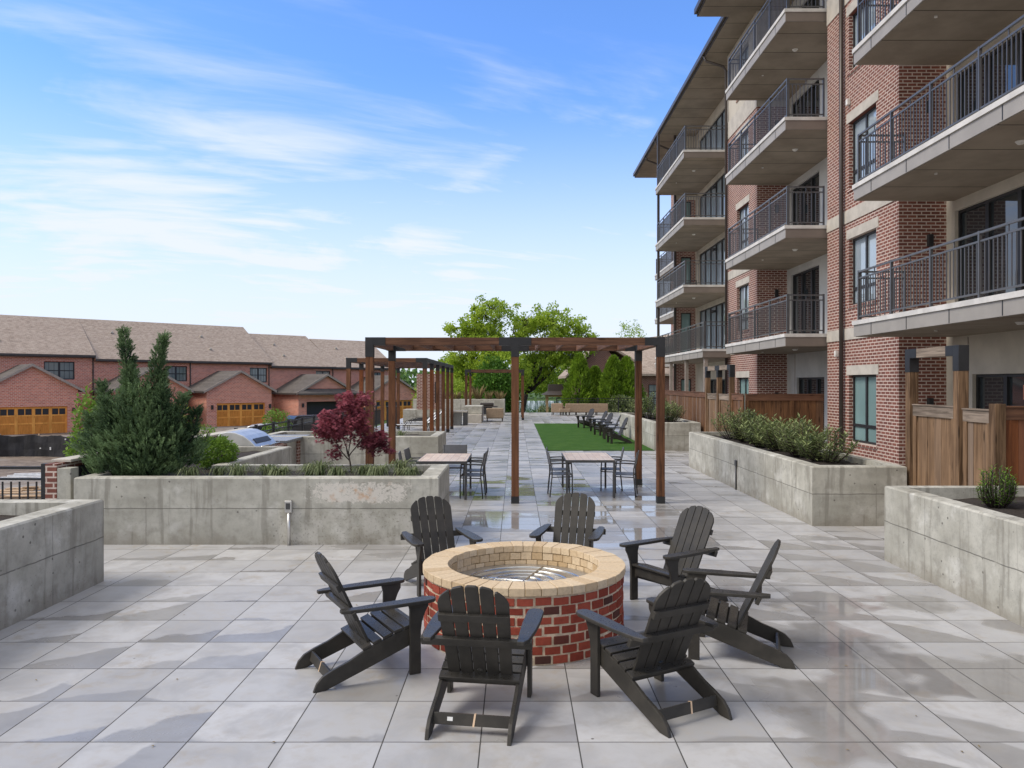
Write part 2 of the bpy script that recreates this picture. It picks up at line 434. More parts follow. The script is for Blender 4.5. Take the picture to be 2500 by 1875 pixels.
def m_ground():
    g = G("ground")
    v = g.obj(); o = g.sep(v)
    n = g.noise(v, 0.22, 5, 0.6)
    n2 = g.noise(v, 2.2, 4, 0.65)
    dirt = g.mix(g.ss(n2, 0.3, 0.7), (0.13, 0.10, 0.08), (0.26, 0.21, 0.17))
    dirt = g.mix(g.ss(n, 0.45, 0.6, 0.0, 0.8), dirt, (0.30, 0.28, 0.26))
    grass = g.mix(g.ss(n2, 0.3, 0.7), (0.045, 0.085, 0.02), (0.085, 0.14, 0.035))
    far = g.ss(o[1], 58.0, 62.0)
    rgt = g.ss(o[0], -22.0, -14.0)
    c = g.mix(g.math("MULTIPLY", far, rgt), dirt, grass)
    g.bump(n2, 0.4, 0.05)
    return g.fin(c, 0.92, 0.2)

M = {}
M["paving"] = m_paving()
M["concrete"] = m_concrete("concrete")
M["concrete_stained"] = m_concrete("stained_concrete", stain=(-3.1 + 6.12, -1.35 + 6.12, 0.56, 0.90), yoff=0.0)
M["wood_z"] = m_wood("timber_upright", 2, (0.072, 0.031, 0.016), (0.195, 0.086, 0.042))
M["wood_x"] = m_wood("timber_across", 0, (0.070, 0.034, 0.022), (0.185, 0.092, 0.054))
M["wood_y"] = m_wood("timber_along", 1, (0.070, 0.034, 0.022), (0.185, 0.092, 0.054))
M["wood_orange"] = m_wood("orange_and_sunlit_timber", 2, (0.11, 0.036, 0.014), (0.23, 0.078, 0.028))  # fence boards' own orange; on the posts, sunlight put into the colour
M["gate_z"] = m_wood("weathered_board", 2, (0.062, 0.034, 0.018), (0.25, 0.155, 0.088), 0.8)
M["gate_y"] = m_wood("weathered_rail", 1, (0.10, 0.078, 0.060), (0.32, 0.255, 0.20), 0.8)
M["fence_z"] = m_wood("brown_fence_board", 2, (0.075, 0.036, 0.018), (0.20, 0.098, 0.045), 0.8)
M["steel"] = m_plain("black_steel", (0.016, 0.017, 0.020), 0.55, 0.0, 0.25, 5)
M["rail"] = m_plain("dark_railing_metal", (0.055, 0.055, 0.058), 0.42, 0.0, 0.1)
M["rail_light"] = m_plain("bronze_railing_metal", (0.10, 0.10, 0.105), 0.38, 0.3, 0.1)
def m_poly():
    g = G("charcoal_plastic_lumber")
    v = g.obj()
    a = g.noise(v, 7.0, 4, 0.6)
    b = g.noise(v, 160.0, 2, 0.5)
    drops = g.n("ShaderNodeTexVoronoi", Vector=v, Scale=48.0).outputs["Distance"]
    geo = g.n("ShaderNodeNewGeometry")
    up = g.ss(g.sep(geo.outputs["Normal"])[2], 0.75, 0.95)
    dr = g.math("MULTIPLY", g.ss(drops, 0.34, 0.18), up)
    c = g.mix(g.ss(a, 0.3, 0.7), (0.031, 0.0285, 0.0245), (0.050, 0.045, 0.038))
    g.bump(g.math("ADD", g.math("MULTIPLY", b, 0.25), g.math("MULTIPLY", dr, 1.0)), 0.35, 0.003)
    rough = g.math("SUBTRACT", g.math("ADD", 0.42, g.math("MULTIPLY", a, 0.2)), g.math("MULTIPLY", up, g.math("ADD", 0.16, g.math("MULTIPLY", dr, 0.2))))
    return g.fin(c, rough, 0.35)
M["poly"] = m_poly()
M["tag"] = m_plain("white_tag", (0.75, 0.75, 0.73), 0.6)
M["tie"] = m_plain("pale_tie", (0.62, 0.45, 0.30), 0.6)
M["bricks_red"] = m_var("red_pit_bricks", [(0.0, (0.075, 0.032, 0.026)), (0.07, (0.105, 0.038, 0.030)), (0.10, (0.235, 0.043, 0.026)), (0.6, (0.30, 0.058, 0.034)), (1.0, (0.38, 0.082, 0.050))], 0.85, 26, 0.4)
M["bricks_tan"] = m_var("tan_cap_bricks", [(0.0, (0.50, 0.355, 0.20)), (0.5, (0.63, 0.485, 0.315)), (1.0, (0.69, 0.55, 0.375))], 0.8, 34, 0.3)
M["mortar"] = m_plain("mortar", (0.64, 0.52, 0.38), 0.95, 0, 0.25, 20, 0.5)
M["mortar_tan"] = m_plain("tan_mortar", (0.26, 0.18, 0.09), 0.95, 0, 0.25, 20, 0.5)
M["hood_steel"] = m_plain("grill_hood_steel", (0.66, 0.66, 0.65), 0.42, 0.85, 0.1, 5)
M["stainless"] = m_plain("stainless_steel", (0.60, 0.59, 0.56), 0.24, 1.0, 0.12, 9)
M["stainless_dull"] = m_plain("brushed_stainless", (0.62, 0.61, 0.59), 0.42, 1.0, 0.15, 4)
M["brick_apt"] = m_brick("apartment_brick", (0.245, 0.092, 0.067), (0.155, 0.060, 0.048), (0.62, 0.51, 0.44), mw=0.012)
M["brick_house"] = m_brick("townhouse_brick", (0.70, 0.255, 0.17), (0.46, 0.145, 0.10), (0.66, 0.46, 0.37), bw=0.28, rh=0.125, mw=0.020, dirt=0.08)
M["brick_far"] = m_brick("brown_house_brick", (0.20, 0.085, 0.065), (0.15, 0.062, 0.05), (0.33, 0.25, 0.21), bw=0.24, rh=0.09, mw=0.012)
M["stone"] = m_plain("limestone_trim", (0.50, 0.46, 0.40), 0.8, 0, 0.12, 3)
M["stucco"] = m_plain("beige_stucco", (0.52, 0.475, 0.40), 0.9, 0, 0.1, 1.5, 0.2)
M["panel"] = m_plain("grey_panel", (0.52, 0.52, 0.50), 0.75, 0, 0.1, 1.2)
M["fascia"] = m_plain("taupe_fascia", (0.33, 0.305, 0.275), 0.55, 0, 0.08, 1.5)
M["slab"] = m_plain("white_slab_edge", (0.62, 0.60, 0.57), 0.7, 0, 0.12, 3)
M["soffit"] = m_soffit("soffit_boards", (0.31, 0.26, 0.205))
M["frame_dark"] = m_plain("dark_window_frame", (0.022, 0.022, 0.024), 0.5)
M["gutter"] = m_plain("brown_gutter", (0.075, 0.062, 0.055), 0.4, 0.3, 0.1)
M["glass"] = m_glass("dark_glass", (0.035, 0.045, 0.05))
M["glass_curtain"] = m_glass("curtained_glass", (0.23, 0.36, 0.36), 0.05, 1.5)
M["glass_sky_tint"] = m_glass("sky_tinted_glass", (0.36, 0.44, 0.50), 0.04, 2.1)  # sky reflection and pale blinds put into the base colour
M["door_panel"] = m_wood("shaded_door_panel", 2, (0.46, 0.165, 0.026), (0.68, 0.28, 0.058), 0.5)  # recess shading put into a darker copy of the door orange
M["brown_end"] = m_plain("brown_balcony_end", (0.20, 0.165, 0.14), 0.6, 0, 0.08, 1.5)
M["glass_house"] = m_glass("house_glass", (0.20, 0.24, 0.24), 0.06, 1.5)
M["shingle"] = m_shingle("brown_shingles", (0.275, 0.215, 0.175), (0.36, 0.295, 0.245))
M["shingle_grey"] = m_shingle("grey_shingles", (0.085, 0.075, 0.068), (0.125, 0.11, 0.10))
M["trim"] = m_plain("taupe_trim", (0.32, 0.27, 0.23), 0.7)
M["trim_dark"] = m_plain("dark_trim", (0.055, 0.045, 0.04), 0.6)
M["garage_door"] = m_wood("orange_garage_door", 2, (0.62, 0.25, 0.042), (0.88, 0.42, 0.10), 0.5)
M["soil"] = m_plain("dark_mulch", (0.032, 0.024, 0.019), 0.95, 0, 0.5, 40, 0.9)
M["turf"] = m_turf()
M["tabletop"] = m_planks("wood_look_tabletop", ((0.84, 0.65, 0.46), (0.66, 0.46, 0.30), (0.86, 0.73, 0.57)))
M["sling"] = m_plain("grey_sling", (0.115, 0.12, 0.135), 0.5)
M["cushion"] = m_plain("tan_cushion", (0.33, 0.245, 0.17), 0.9, 0, 0.12, 8, 0.2)
M["bark"] = m_plain("bark", (0.050, 0.040, 0.032), 0.9, 0, 0.35, 12, 0.6)
M["bark_maple"] = m_plain("maple_bark", (0.055, 0.040, 0.034), 0.85, 0, 0.3, 20, 0.4)
M["leaf_tree"] = m_leaf("spring_leaves", (0.14, 0.24, 0.022), (0.48, 0.62, 0.075), 0.5)
M["leaf_yel"] = m_leaf("yellow_green_leaves", (0.15, 0.25, 0.025), (0.42, 0.55, 0.075), 0.4)
M["leaf_dark"] = m_leaf("dense_green_leaves", (0.025, 0.075, 0.012), (0.13, 0.28, 0.035), 0.3)
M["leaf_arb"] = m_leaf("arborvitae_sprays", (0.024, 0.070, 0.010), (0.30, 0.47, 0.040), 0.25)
M["leaf_shoot"] = m_leaf("evergreen_shoots", (0.030, 0.075, 0.014), (0.19, 0.33, 0.045), 0.2)
M["leaf_cyp"] = m_leaf("cypress_sprays", (0.030, 0.066, 0.030), (0.19, 0.285, 0.125), 0.15)
M["leaf_maple"] = m_leaf("maple_leaves", (0.10, 0.026, 0.042), (0.44, 0.115, 0.15), 0.3)
M["leaf_shrub"] = m_leaf("bright_shrub_leaves", (0.06, 0.14, 0.02), (0.24, 0.38, 0.055), 0.3)
M["leaf_laurel"] = m_leaf("laurel_leaves", (0.040, 0.068, 0.024), (0.32, 0.38, 0.16), 0.15, 0.4)
M["leaf_grass"] = m_leaf("border_grass_blades", (0.045, 0.080, 0.025), (0.30, 0.34, 0.17), 0.2)
M["leaf_wood"] = m_leaf("woodland_leaves", (0.035, 0.085, 0.025), (0.14, 0.25, 0.06), 0.2)
M["black_fabric"] = m_plain("black_silt_fabric", (0.018, 0.018, 0.022), 0.75, 0, 0.4, 2)
M["lumber"] = m_wood("raw_lumber", 0, (0.40, 0.27, 0.16), (0.58, 0.43, 0.29), 0.85)
M["white_pvc"] = m_plain("white_pvc", (0.75, 0.75, 0.75), 0.4)
M["car_paint"] = m_plain("silver_car_paint", (0.55, 0.56, 0.58), 0.25, 0.3, 0.03)
M["car_dark"] = m_plain("black_car_paint", (0.02, 0.02, 0.022), 0.2, 0.2, 0.03)
M["rubber"] = m_plain("tyre_rubber", (0.015, 0.015, 0.015), 0.85)
M["granite"] = m_plain("grey_countertop", (0.16, 0.165, 0.18), 0.25, 0, 0.3, 30)
M["water"] = m_water()
M["ground"] = m_ground()
M["lamp"] = m_plain("frosted_lamp_cover", (0.7, 0.68, 0.64), 0.5)
M["notice"] = m_plain("orange_notice", (0.62, 0.22, 0.13), 0.7)
M["dried"] = m_leaf("dry_grass", (0.20, 0.15, 0.07), (0.40, 0.32, 0.16), 0.2)

# ------------------------------------------------------------------ mesh helpers
LOCAL = set()
class MB:
    def __init__(s):
        s.v = []; s.f = []; s.var = []
    def add(s, vs, fs, var=0.0):
        b = len(s.v)
        s.v.extend([tuple(p) for p in vs])
        for f in fs:
            s.f.append(tuple(b + i for i in f)); s.var.append(var)
        return s
    def box(s, x0, x1, y0, y1, z0, z1, var=0.0):
        x0, x1 = min(x0, x1), max(x0, x1); y0, y1 = min(y0, y1), max(y0, y1); z0, z1 = min(z0, z1), max(z0, z1)
        vs = [(x0, y0, z0), (x1, y0, z0), (x1, y1, z0), (x0, y1, z0), (x0, y0, z1), (x1, y0, z1), (x1, y1, z1), (x0, y1, z1)]
        return s.add(vs, [(0, 3, 2, 1), (4, 5, 6, 7), (0, 1, 5, 4), (1, 2, 6, 5), (2, 3, 7, 6), (3, 0, 4, 7)], var)
    def obox(s, c, h, rot, var=0.0):
        c = Vector(c)
        vs = []
        for z in (-1, 1):
            for x, y in ((-1, -1), (1, -1), (1, 1), (-1, 1)):
                vs.append(c + rot @ Vector((x * h[0], y * h[1], z * h[2])))
        return s.add(vs, [(0, 3, 2, 1), (4, 5, 6, 7), (0, 1, 5, 4), (1, 2, 6, 5), (2, 3, 7, 6), (3, 0, 4, 7)], var)
    def prism(s, poly, axis, a, b, var=0.0):
        # poly lies in the plane of the two other axes (x,y,z order)
        n = len(poly)
        def pt(p, t):
            l = [p[0], p[1]]; l.insert(axis, t); return tuple(l)
        vs = [pt(p, a) for p in poly] + [pt(p, b) for p in poly]
        fs = [tuple(range(n - 1, -1, -1)), tuple(range(n, 2 * n))]
        for i in range(n):
            j = (i + 1) % n
            fs.append((i, j, n + j, n + i))
        return s.add(vs, fs, var)
    def tube(s, pts, rad, n=8, var=0.0, cap=True):
        pts = [Vector(p) for p in pts]
        if not hasattr(rad, "__len__"): rad = [rad] * len(pts)
        vs = []; fs = []
        up = Vector((0, 0, 1))
        prev = None
        for i, p in enumerate(pts):
            d = (pts[min(i + 1, len(pts) - 1)] - pts[max(i - 1, 0)])
            d.normalize()
            if prev is None:
                a = d.cross(up if abs(d.z) < 0.9 else Vector((1, 0, 0))); a.normalize()
            else:
                a = prev - d * prev.dot(d)
                if a.length < 1e-5: a = d.orthogonal()
                a.normalize()
            prev = a
            b = d.cross(a)
            for k in range(n):
                t = 2 * PI * k / n
                vs.append(p + (a * math.cos(t) + b * math.sin(t)) * rad[i])
        for i in range(len(pts) - 1):
            for k in range(n):
                k2 = (k + 1) % n
                fs.append((i * n + k, i * n + k2, (i + 1) * n + k2, (i + 1) * n + k))
        if cap:
            fs.append(tuple(range(n - 1, -1, -1)))
            fs.append(tuple((len(pts) - 1) * n + k for k in range(n)))
        return s.add(vs, fs, var)
    def torus(s, c, Rr, r, N=48, n=8, a0=0.0, a1=2 * PI):
        vs = []; fs = []
        for i in range(N):
            t = a0 + (a1 - a0) * i / N
            for k in range(n):
                q = 2 * PI * k / n
                rr = Rr + r * math.cos(q)
                vs.append((c[0] + rr * math.cos(t), c[1] + rr * math.sin(t), c[2] + r * math.sin(q)))
        for i in range(N):
            for k in range(n):
                fs.append((i * n + k, ((i + 1) % N) * n + k, ((i + 1) % N) * n + (k + 1) % n, i * n + (k + 1) % n))
        return s.add(vs, fs)
    def lathe(s, c, prof, N=48, var=0.0):
        m = len(prof); vs = []; fs = []
        for i in range(N):
            t = 2 * PI * i / N
            for (r, z) in prof:
                vs.append((c[0] + r * math.cos(t), c[1] + r * math.sin(t), c[2] + z))
        for i in range(N):
            for k in range(m - 1):
                j = (i + 1) % N
                fs.append((i * m + k, j * m + k, j * m + k + 1, i * m + k + 1))
        return s.add(vs, fs, var)
    def quad(s, a, b, c, d, var=0.0):
        return s.add([a, b, c, d], [(0, 1, 2, 3)], var)
    def build(s, name, mat, parent=None, bevel=0.0, smooth=False, origin=None, seg=2):
        off = Vector((0, 0, 0))
        if parent is not None:
            r = parent
            while r.parent: r = r.parent
            if r.name not in LOCAL: off = r.location.copy()
        elif origin is not None:
            off = Vector(origin)
        me = bpy.data.meshes.new(name)
        me.from_pydata([(p[0] - off.x, p[1] - off.y, p[2] - off.z) for p in s.v], [], s.f)
        me.materials.append(M[mat])
        at = me.attributes.new("var", "FLOAT", "FACE")
        at.data.foreach_set("value", s.var)
        if smooth:
            me.polygons.foreach_set("use_smooth", [True] * len(me.polygons))
        me.update()
        o = bpy.data.objects.new(name, me)
        COL.objects.link(o)
        if parent is not None:
            o.parent = parent
        elif origin is not None:
            o.location = off
        if bevel > 0:
            b = o.modifiers.new("bevel", "BEVEL"); b.width = bevel; b.segments = seg; b.limit_method = "ANGLE"; b.angle_limit = R(40)
            b.harden_normals = False
        return o

def tag(o, label=None, cat=None, group=None, kind=None):
    if label: o["label"] = label
    if cat: o["category"] = cat
    if group: o["group"] = group
    if kind: o["kind"] = kind
    return o

def thing(name, label, cat, loc=(0, 0, 0), rz=0.0, group=None, local=False):
    o = bpy.data.objects.new(name, None)
    COL.objects.link(o)
    o.empty_display_size = 0.2
    o.location = loc
    o.rotation_euler = (0, 0, rz)
    if local: LOCAL.add(o.name)
    return tag(o, label, cat, group)

def dup(root, loc, rz, label):
    def cp(o, par):
        c = o.copy(); COL.objects.link(c)
        if par is not None: c.parent = par
        for ch in o.children: cp(ch, c)
        return c
    kids = cp(root, None)
    kids.location = loc
    kids.rotation_euler = (0, 0, rz)
    kids["label"] = label
    return kids

def wall_holes(mb, axis, pos, thick, u0, u1, z0, z1, holes):
    """wall in the plane axis=pos (thickness away from it), made of boxes around rectangular openings (ua,ub,za,zb)"""
    us = sorted(set([u0, u1] + [h[0] for h in holes] + [h[1] for h in holes]))
    zs = sorted(set([z0, z1] + [h[2] for h in holes] + [h[3] for h in holes]))
    us = [u for u in us if u0 <= u <= u1]; zs = [z for z in zs if z0 <= z <= z1]
    for i in range(len(us) - 1):
        run = None
        for j in range(len(zs) - 1):
            uc = (us[i] + us[i + 1]) / 2; zc = (zs[j] + zs[j + 1]) / 2
            solid = not any(h[0] < uc < h[1] and h[2] < zc < h[3] for h in holes)
            if solid:
                if run is None: run = zs[j]
            if (not solid or j == len(zs) - 2) and run is not None:
                top = zs[j + 1] if solid else zs[j]
                if axis == 0: mb.box(pos, pos + thick, us[i], us[i + 1], run, top)
                else: mb.box(us[i], us[i + 1], pos, pos + thick, run, top)
                run = None

# ------------------------------------------------------------------ setting
mb = MB()
mb.quad((-1500, -200, -1.9), (1500, -200, -1.9), (1500, 2500, -1.9), (-1500, 2500, -1.9))
tag(mb.build("ground", "ground"), kind="structure")
mb = MB()
mb.prism([(-12.0, -6.0), (20.0, -6.0), (20.0, 57.9), (-7.2, 57.9), (-7.2, 10.9), (-12.0, 10.9)], 2, -1.95, 0.0)
tag(mb.build("terrace", "paving"), kind="structure")
mb = MB()
mb.box(1.01, 4.58, 25.15, 41.8, 0.004, 0.022)
tag(mb.build("lawn", "turf"), kind="structure")
mb = MB()
mb.quad((-40, 104, -1.88), (90, 104, -1.88), (90, 176, -1.88), (-60, 176, -1.88))
tag(mb.build("water", "water"), kind="structure")

# ------------------------------------------------------------------ fire pit
FP = Vector((0.074, 6.917, 0))
pit = thing("fire_pit", "round red brick fire pit with tan brick rim", "fire pit", FP)
rng = random.Random(3)
mb = MB(); mm = MB()
def ring_course(mb, r0, r1, z0, z1, n, ph, gap, jit=0.003, rngv=(0, 1), sub=2):
    for i in range(n):
        a0 = 2 * PI * (i + ph) / n; da = 2 * PI / n
        ga = gap / ((r0 + r1) / 2) / 2
        aa, ab = a0 + ga, a0 + da - ga
        j = [rng.uniform(-jit, jit) for _ in range(6)]
        ri, ro = r0 + j[0], r1 + j[1]
        za, zb = z0 + j[2], z1 + j[3]
        vs = []
        m = sub + 1
        for t in range(m):
            a = aa + (ab - aa) * t / sub
            for rr, z in ((ri, za), (ro, za), (ro, zb), (ri, zb)):
                vs.append((FP.x + rr * math.cos(a), FP.y + rr * math.sin(a), z))
        fs = []
        for t in range(sub):
            for k in range(4):
                k2 = (k + 1) % 4
                fs.append((t * 4 + k, (t + 1) * 4 + k, (t + 1) * 4 + k2, t * 4 + k2))
        fs.append((0, 1, 2, 3)); fs.append((sub * 4 + 3, sub * 4 + 2, sub * 4 + 1, sub * 4))
        mb.add(vs, fs, rngv[0] + (rngv[1] - rngv[0]) * rng.random())
for k in range(7):
    ring_course(mb, 0.80, 0.897, 0.008 + k * 0.0775, 0.008 + k * 0.0775 + 0.0605, 38, 0.5 * (k % 2) + rng.uniform(-0.07, 0.07), 0.019, 0.0060)
brickw = mb.build("brick_wall", "bricks_red", pit, bevel=0.004)
mm.lathe(FP, [(0.889, -0.0), (0.889, 0.552), (0.70, 0.552), (0.70, 0.40)], 96)
mm.build("mortar_core", "mortar", pit, smooth=False)
mb = MB(); ring_course(mb, 0.685, 0.912, 0.553, 0.616, 44, 0.0, 0.005, 0.0025, (0.25, 1), 2)
cap = mb.build("rim", "bricks_tan", pit, bevel=0.004)
mb = MB()
mb.lathe(FP, [(0.905, 0.555), (0.905, 0.606), (0.692, 0.606), (0.692, 0.555)], 96)
mb.build("rim_mortar", "mortar_tan", pit)
mb = MB()
for k, (z0, z1, n) in enumerate([(0.478, 0.548, 40), (0.402, 0.472, 40), (0.326, 0.396, 40)]):
    ring_course(mb, 0.69, 0.76, z0, z1, n, 0.5 * (k % 2) + 0.2, 0.006, 0.003, (0.0, 0.8), 2)
mb.build("liner", "bricks_tan", pit, bevel=0.003)
mb = MB(); mb.lathe(FP, [(0.698, 0.30), (0.698, 0.552)], 96); mb.build("liner_mortar", "mortar_tan", pit)
mb = MB(); mb.lathe(FP, [(0.0, 0.385), (0.30, 0.386), (0.50, 0.392), (0.62, 0.412), (0.655, 0.432), (0.685, 0.434)], 96)
mb.build("burner_pan", "stainless_dull", pit, smooth=True)
for rr in (0.16, 0.28, 0.40, 0.54):
    mb = MB(); mb.torus((FP.x, FP.y, 0.436), rr, 0.011, 72, 10); mb.build("burner_ring", "stainless", pit, smooth=True)
for ang in (70, 160):
    mb = MB()
    d = Vector((math.cos(R(ang)), math.sin(R(ang)), 0))
    mb.tube([FP + d * -0.56 + Vector((0, 0, 0.440)), FP + d * 0.56 + Vector((0, 0, 0.440))], 0.011, 10)
    mb.build("feed_pipe", "stainless", pit, smooth=True)

# ------------------------------------------------------------------ adirondack chairs (local frame: +Y is the way the sitter faces)
def make_adirondack(label, ties):
    t = thing("adirondack_chair", label, "chair", (0, 0, 0), 0, "adirondack chairs round the fire pit", True)
    rail = [(0.0, 0.0), (0.09, 0.0), (0.45, 0.118), (0.79, 0.235), (0.79, 0.362), (0.66, 0.335), (0.50, 0.285), (0.38, 0.238), (0.26, 0.180), (0.15, 0.142), (0.07, 0.105), (0.025, 0.06)]
    for s in (-1, 1):
        mb = MB(); mb.prism(rail, 0, s * 0.262 - 0.013, s * 0.262 + 0.013)
        mb.build("side_rail", "poly", t, 0.004)
        leg = [(0.735, 0.0), (0.825, 0.0), (0.825, 0.33), (0.835, 0.40), (0.862, 0.47), (0.888, 0.515), (0.888, 0.553), (0.72, 0.553), (0.735, 0.50)]
        mb = MB(); mb.prism(leg, 0, s * 0.292 - 0.014, s * 0.292 + 0.014)
        mb.build("leg", "poly", t, 0.004)
        arm = []
        xi, xo = 0.268, 0.385
        arm = [(xi + 0.015, 0.19), (xo - 0.055, 0.19), (xo - 0.03, 0.25), (xo - 0.008, 0.45), (xo, 0.62), (xo, 0.86), (xo - 0.012, 0.905), (xo - 0.04, 0.932), (xi + 0.03, 0.932), (xi + 0.006, 0.91), (xi - 0.004, 0.87), (xi - 0.004, 0.60), (xi + 0.004, 0.40)]
        if s < 0: arm = [(-a, b) for a, b in arm][::-1]
        mb = MB(); mb.prism(arm, 2, 0.5535, 0.581)
        mb.build("arm", "poly", t, 0.006, seg=3)
    # seat slats follow the top of the rails and curl down at the front edge
    mb = MB()
    ys = [(0.395, 0.2475), (0.475, 0.2785), (0.558, 0.3075), (0.642, 0.3335), (0.727, 0.3525)]
    for i, (y, z) in enumerate(ys):
        sl = math.atan2(0.028, 0.08) if i < 3 else math.atan2(0.02, 0.085)
        mb.obox((0, y + 0.01, z + 0.014), (0.276, 0.036, 0.011), Matrix.Rotation(sl, 3, "X"))
    mb.obox((0, 0.799, 0.369), (0.276, 0.024, 0.011), Matrix.Rotation(-0.12, 3, "X"))
    mb.build("seat", "poly", t, 0.004)
    mb = MB(); mb.box(-0.248, 0.248, 0.768, 0.79, 0.255, 0.345); mb.build("apron", "poly", t, 0.003)
    # back: five slats in one plane, arched top
    lean = math.atan2(0.327, 0.69)
    rot = Matrix.Rotation(lean, 3, "X")
    base = Vector((0, 0.455, 0.235))
    L = 0.782
    mb = MB()
    wS, gp = 0.0875, 0.0085
    for i in range(5):
        xc = (i - 2) * (wS + gp)
        x0, x1 = xc - wS / 2, xc + wS / 2
        taper = 0.010
        def top(x):
            q = min(1.0, abs(x) / 0.262)
            return L - 0.235 * (1 - math.sqrt(max(0, 1 - q ** 2.3)))
        n = 6
        poly = [(x0 * 0.93, 0.0), (x1 * 0.93, 0.0)]
        for k in range(n + 1):
            x = x1 + (x0 - x1) * k / n
            e = min(1.0, min(x - x0, x1 - x) / 0.011)
            poly.append((x, top(x) - 0.008 * (1 - e) ** 2 + (0.006 if 0 < k < n else 0)))
        vs = []; m = len(poly)
        for yy in (-0.0105, 0.0105):
            for (a, b) in poly:
                vs.append(base + rot @ Vector((a, yy, b)))
        fs = [tuple(range(m)), tuple(range(2 * m - 1, m - 1, -1))]
        for k in range(m):
            k2 = (k + 1) % m
            fs.append((k2, k, m + k, m + k2))
        mb.add(vs, fs)
    mb.build("backrest", "poly", t, 0.003)
    def brace(nm, s0, half, hh, th=0.013):
        c = base + rot @ Vector((0, -0.0115 - th, s0))
        b = MB(); b.obox(c, (half, th, hh), rot); return b.build(nm, "poly", t, 0.003)
    brace("back_brace", 0.545, 0.236, 0.028)
    brace("back_brace", 0.345, 0.372, 0.030, 0.016)
    brace("back_brace", 0.022, 0.248, 0.034, 0.016)
    mb = MB(); mb.obox((0, 0.13, 0.088), (0.248, 0.011, 0.036), Matrix.Rotation(-0.25, 3, "X"))
    st = mb.build("stretcher", "poly", t, 0.003)
    if ties:
        mb = MB(); mb.obox((0.02, 0.1305, 0.088), (0.006, 0.0135, 0.039), Matrix.Rotation(-0.25, 3, "X") @ Matrix.Rotation(0.12, 3, "Y"))
        mb.build("tie", "tie", st)
    if ties == 2:
        mb = MB(); mb.obox((-0.138, 0.1185, 0.092), (0.018, 0.001, 0.012), Matrix.Rotation(-0.25, 3, "X"))
        mb.build("tag", "tag", st)
    mb = MB(); c = base + rot @ Vector((0.0, -0.0128, 0.085))
    # small oval maker's badge
    vs = [c + rot @ Vector((0.021 * math.cos(2 * PI * k / 16), 0, 0.010 * math.sin(2 * PI * k / 16))) for k in range(16)]
    mb.add(vs, [tuple(range(16))]); mb.build("badge", "stainless", t)
    return t
def place_dir(dx, dy):
    return math.atan2(-dx, dy)
def set_chair(o, mx, my, dx, dy):
    o.location = (mx, my, 0); o.rotation_euler = (0, 0, place_dir(dx, dy))
c1 = make_adirondack("charcoal adirondack chair with its back to us and a white tag on its rear stretcher", 2)
set_chair(c1, -0.301, 4.735, 0.145, 0.989)
c7 = make_adirondack("charcoal adirondack chair turned half left, with a pale tie on its stretcher and no tag", 1)
set_chair(c7, 1.205, 4.93, -0.485, 0.875)
c2 = make_adirondack("charcoal adirondack chair seen from its side at the left of the fire pit, facing right", 1)
set_chair(c2, -1.597, 5.733, 0.865, 0.50)
cp = make_adirondack("charcoal adirondack chair behind the fire pit nearest the concrete planter with the maple", 0)
set_chair(cp, -1.03, 8.82, 0.37, -0.93)
def more(mx, my, dx, dy, label, z=0.0, group=None):
    o = dup(cp, (mx, my, z), place_dir(dx, dy), label)
    if group: o["group"] = group
    return o
more(0.744, 9.09, -0.26, -0.965, "charcoal adirondack chair behind the fire pit, in line with the right dining table")
more(2.04, 8.06, -0.845, -0.535, "charcoal adirondack chair behind the fire pit on the right, its slatted front turned to us")
more(2.277, 6.21, -0.95, 0.313, "charcoal adirondack chair seen edge on at the right of the fire pit, facing left")
# the row on the lawn
gl = "adirondack chairs in a row on the lawn"
for i, (x, y, lab, tw) in enumerate([
        (4.25, 28.2, "dark adirondack chair on the lawn, nearest of the row by the low planter", 0.10),
        (4.30, 30.3, "dark adirondack chair on the lawn, second in the row counted from the pergola", -0.05),
        (4.22, 32.6, "dark adirondack chair in the middle of the row on the lawn", 0.30),
        (4.28, 34.9, "dark adirondack chair on the lawn, second from the far end of the row", 0.20),
        (3.95, 38.0, "dark adirondack chair on the lawn, farthest of the row and turned most towards us", 0.42)]):
    more(x, y, -math.cos(tw), -math.sin(tw), lab, 0.022, gl)

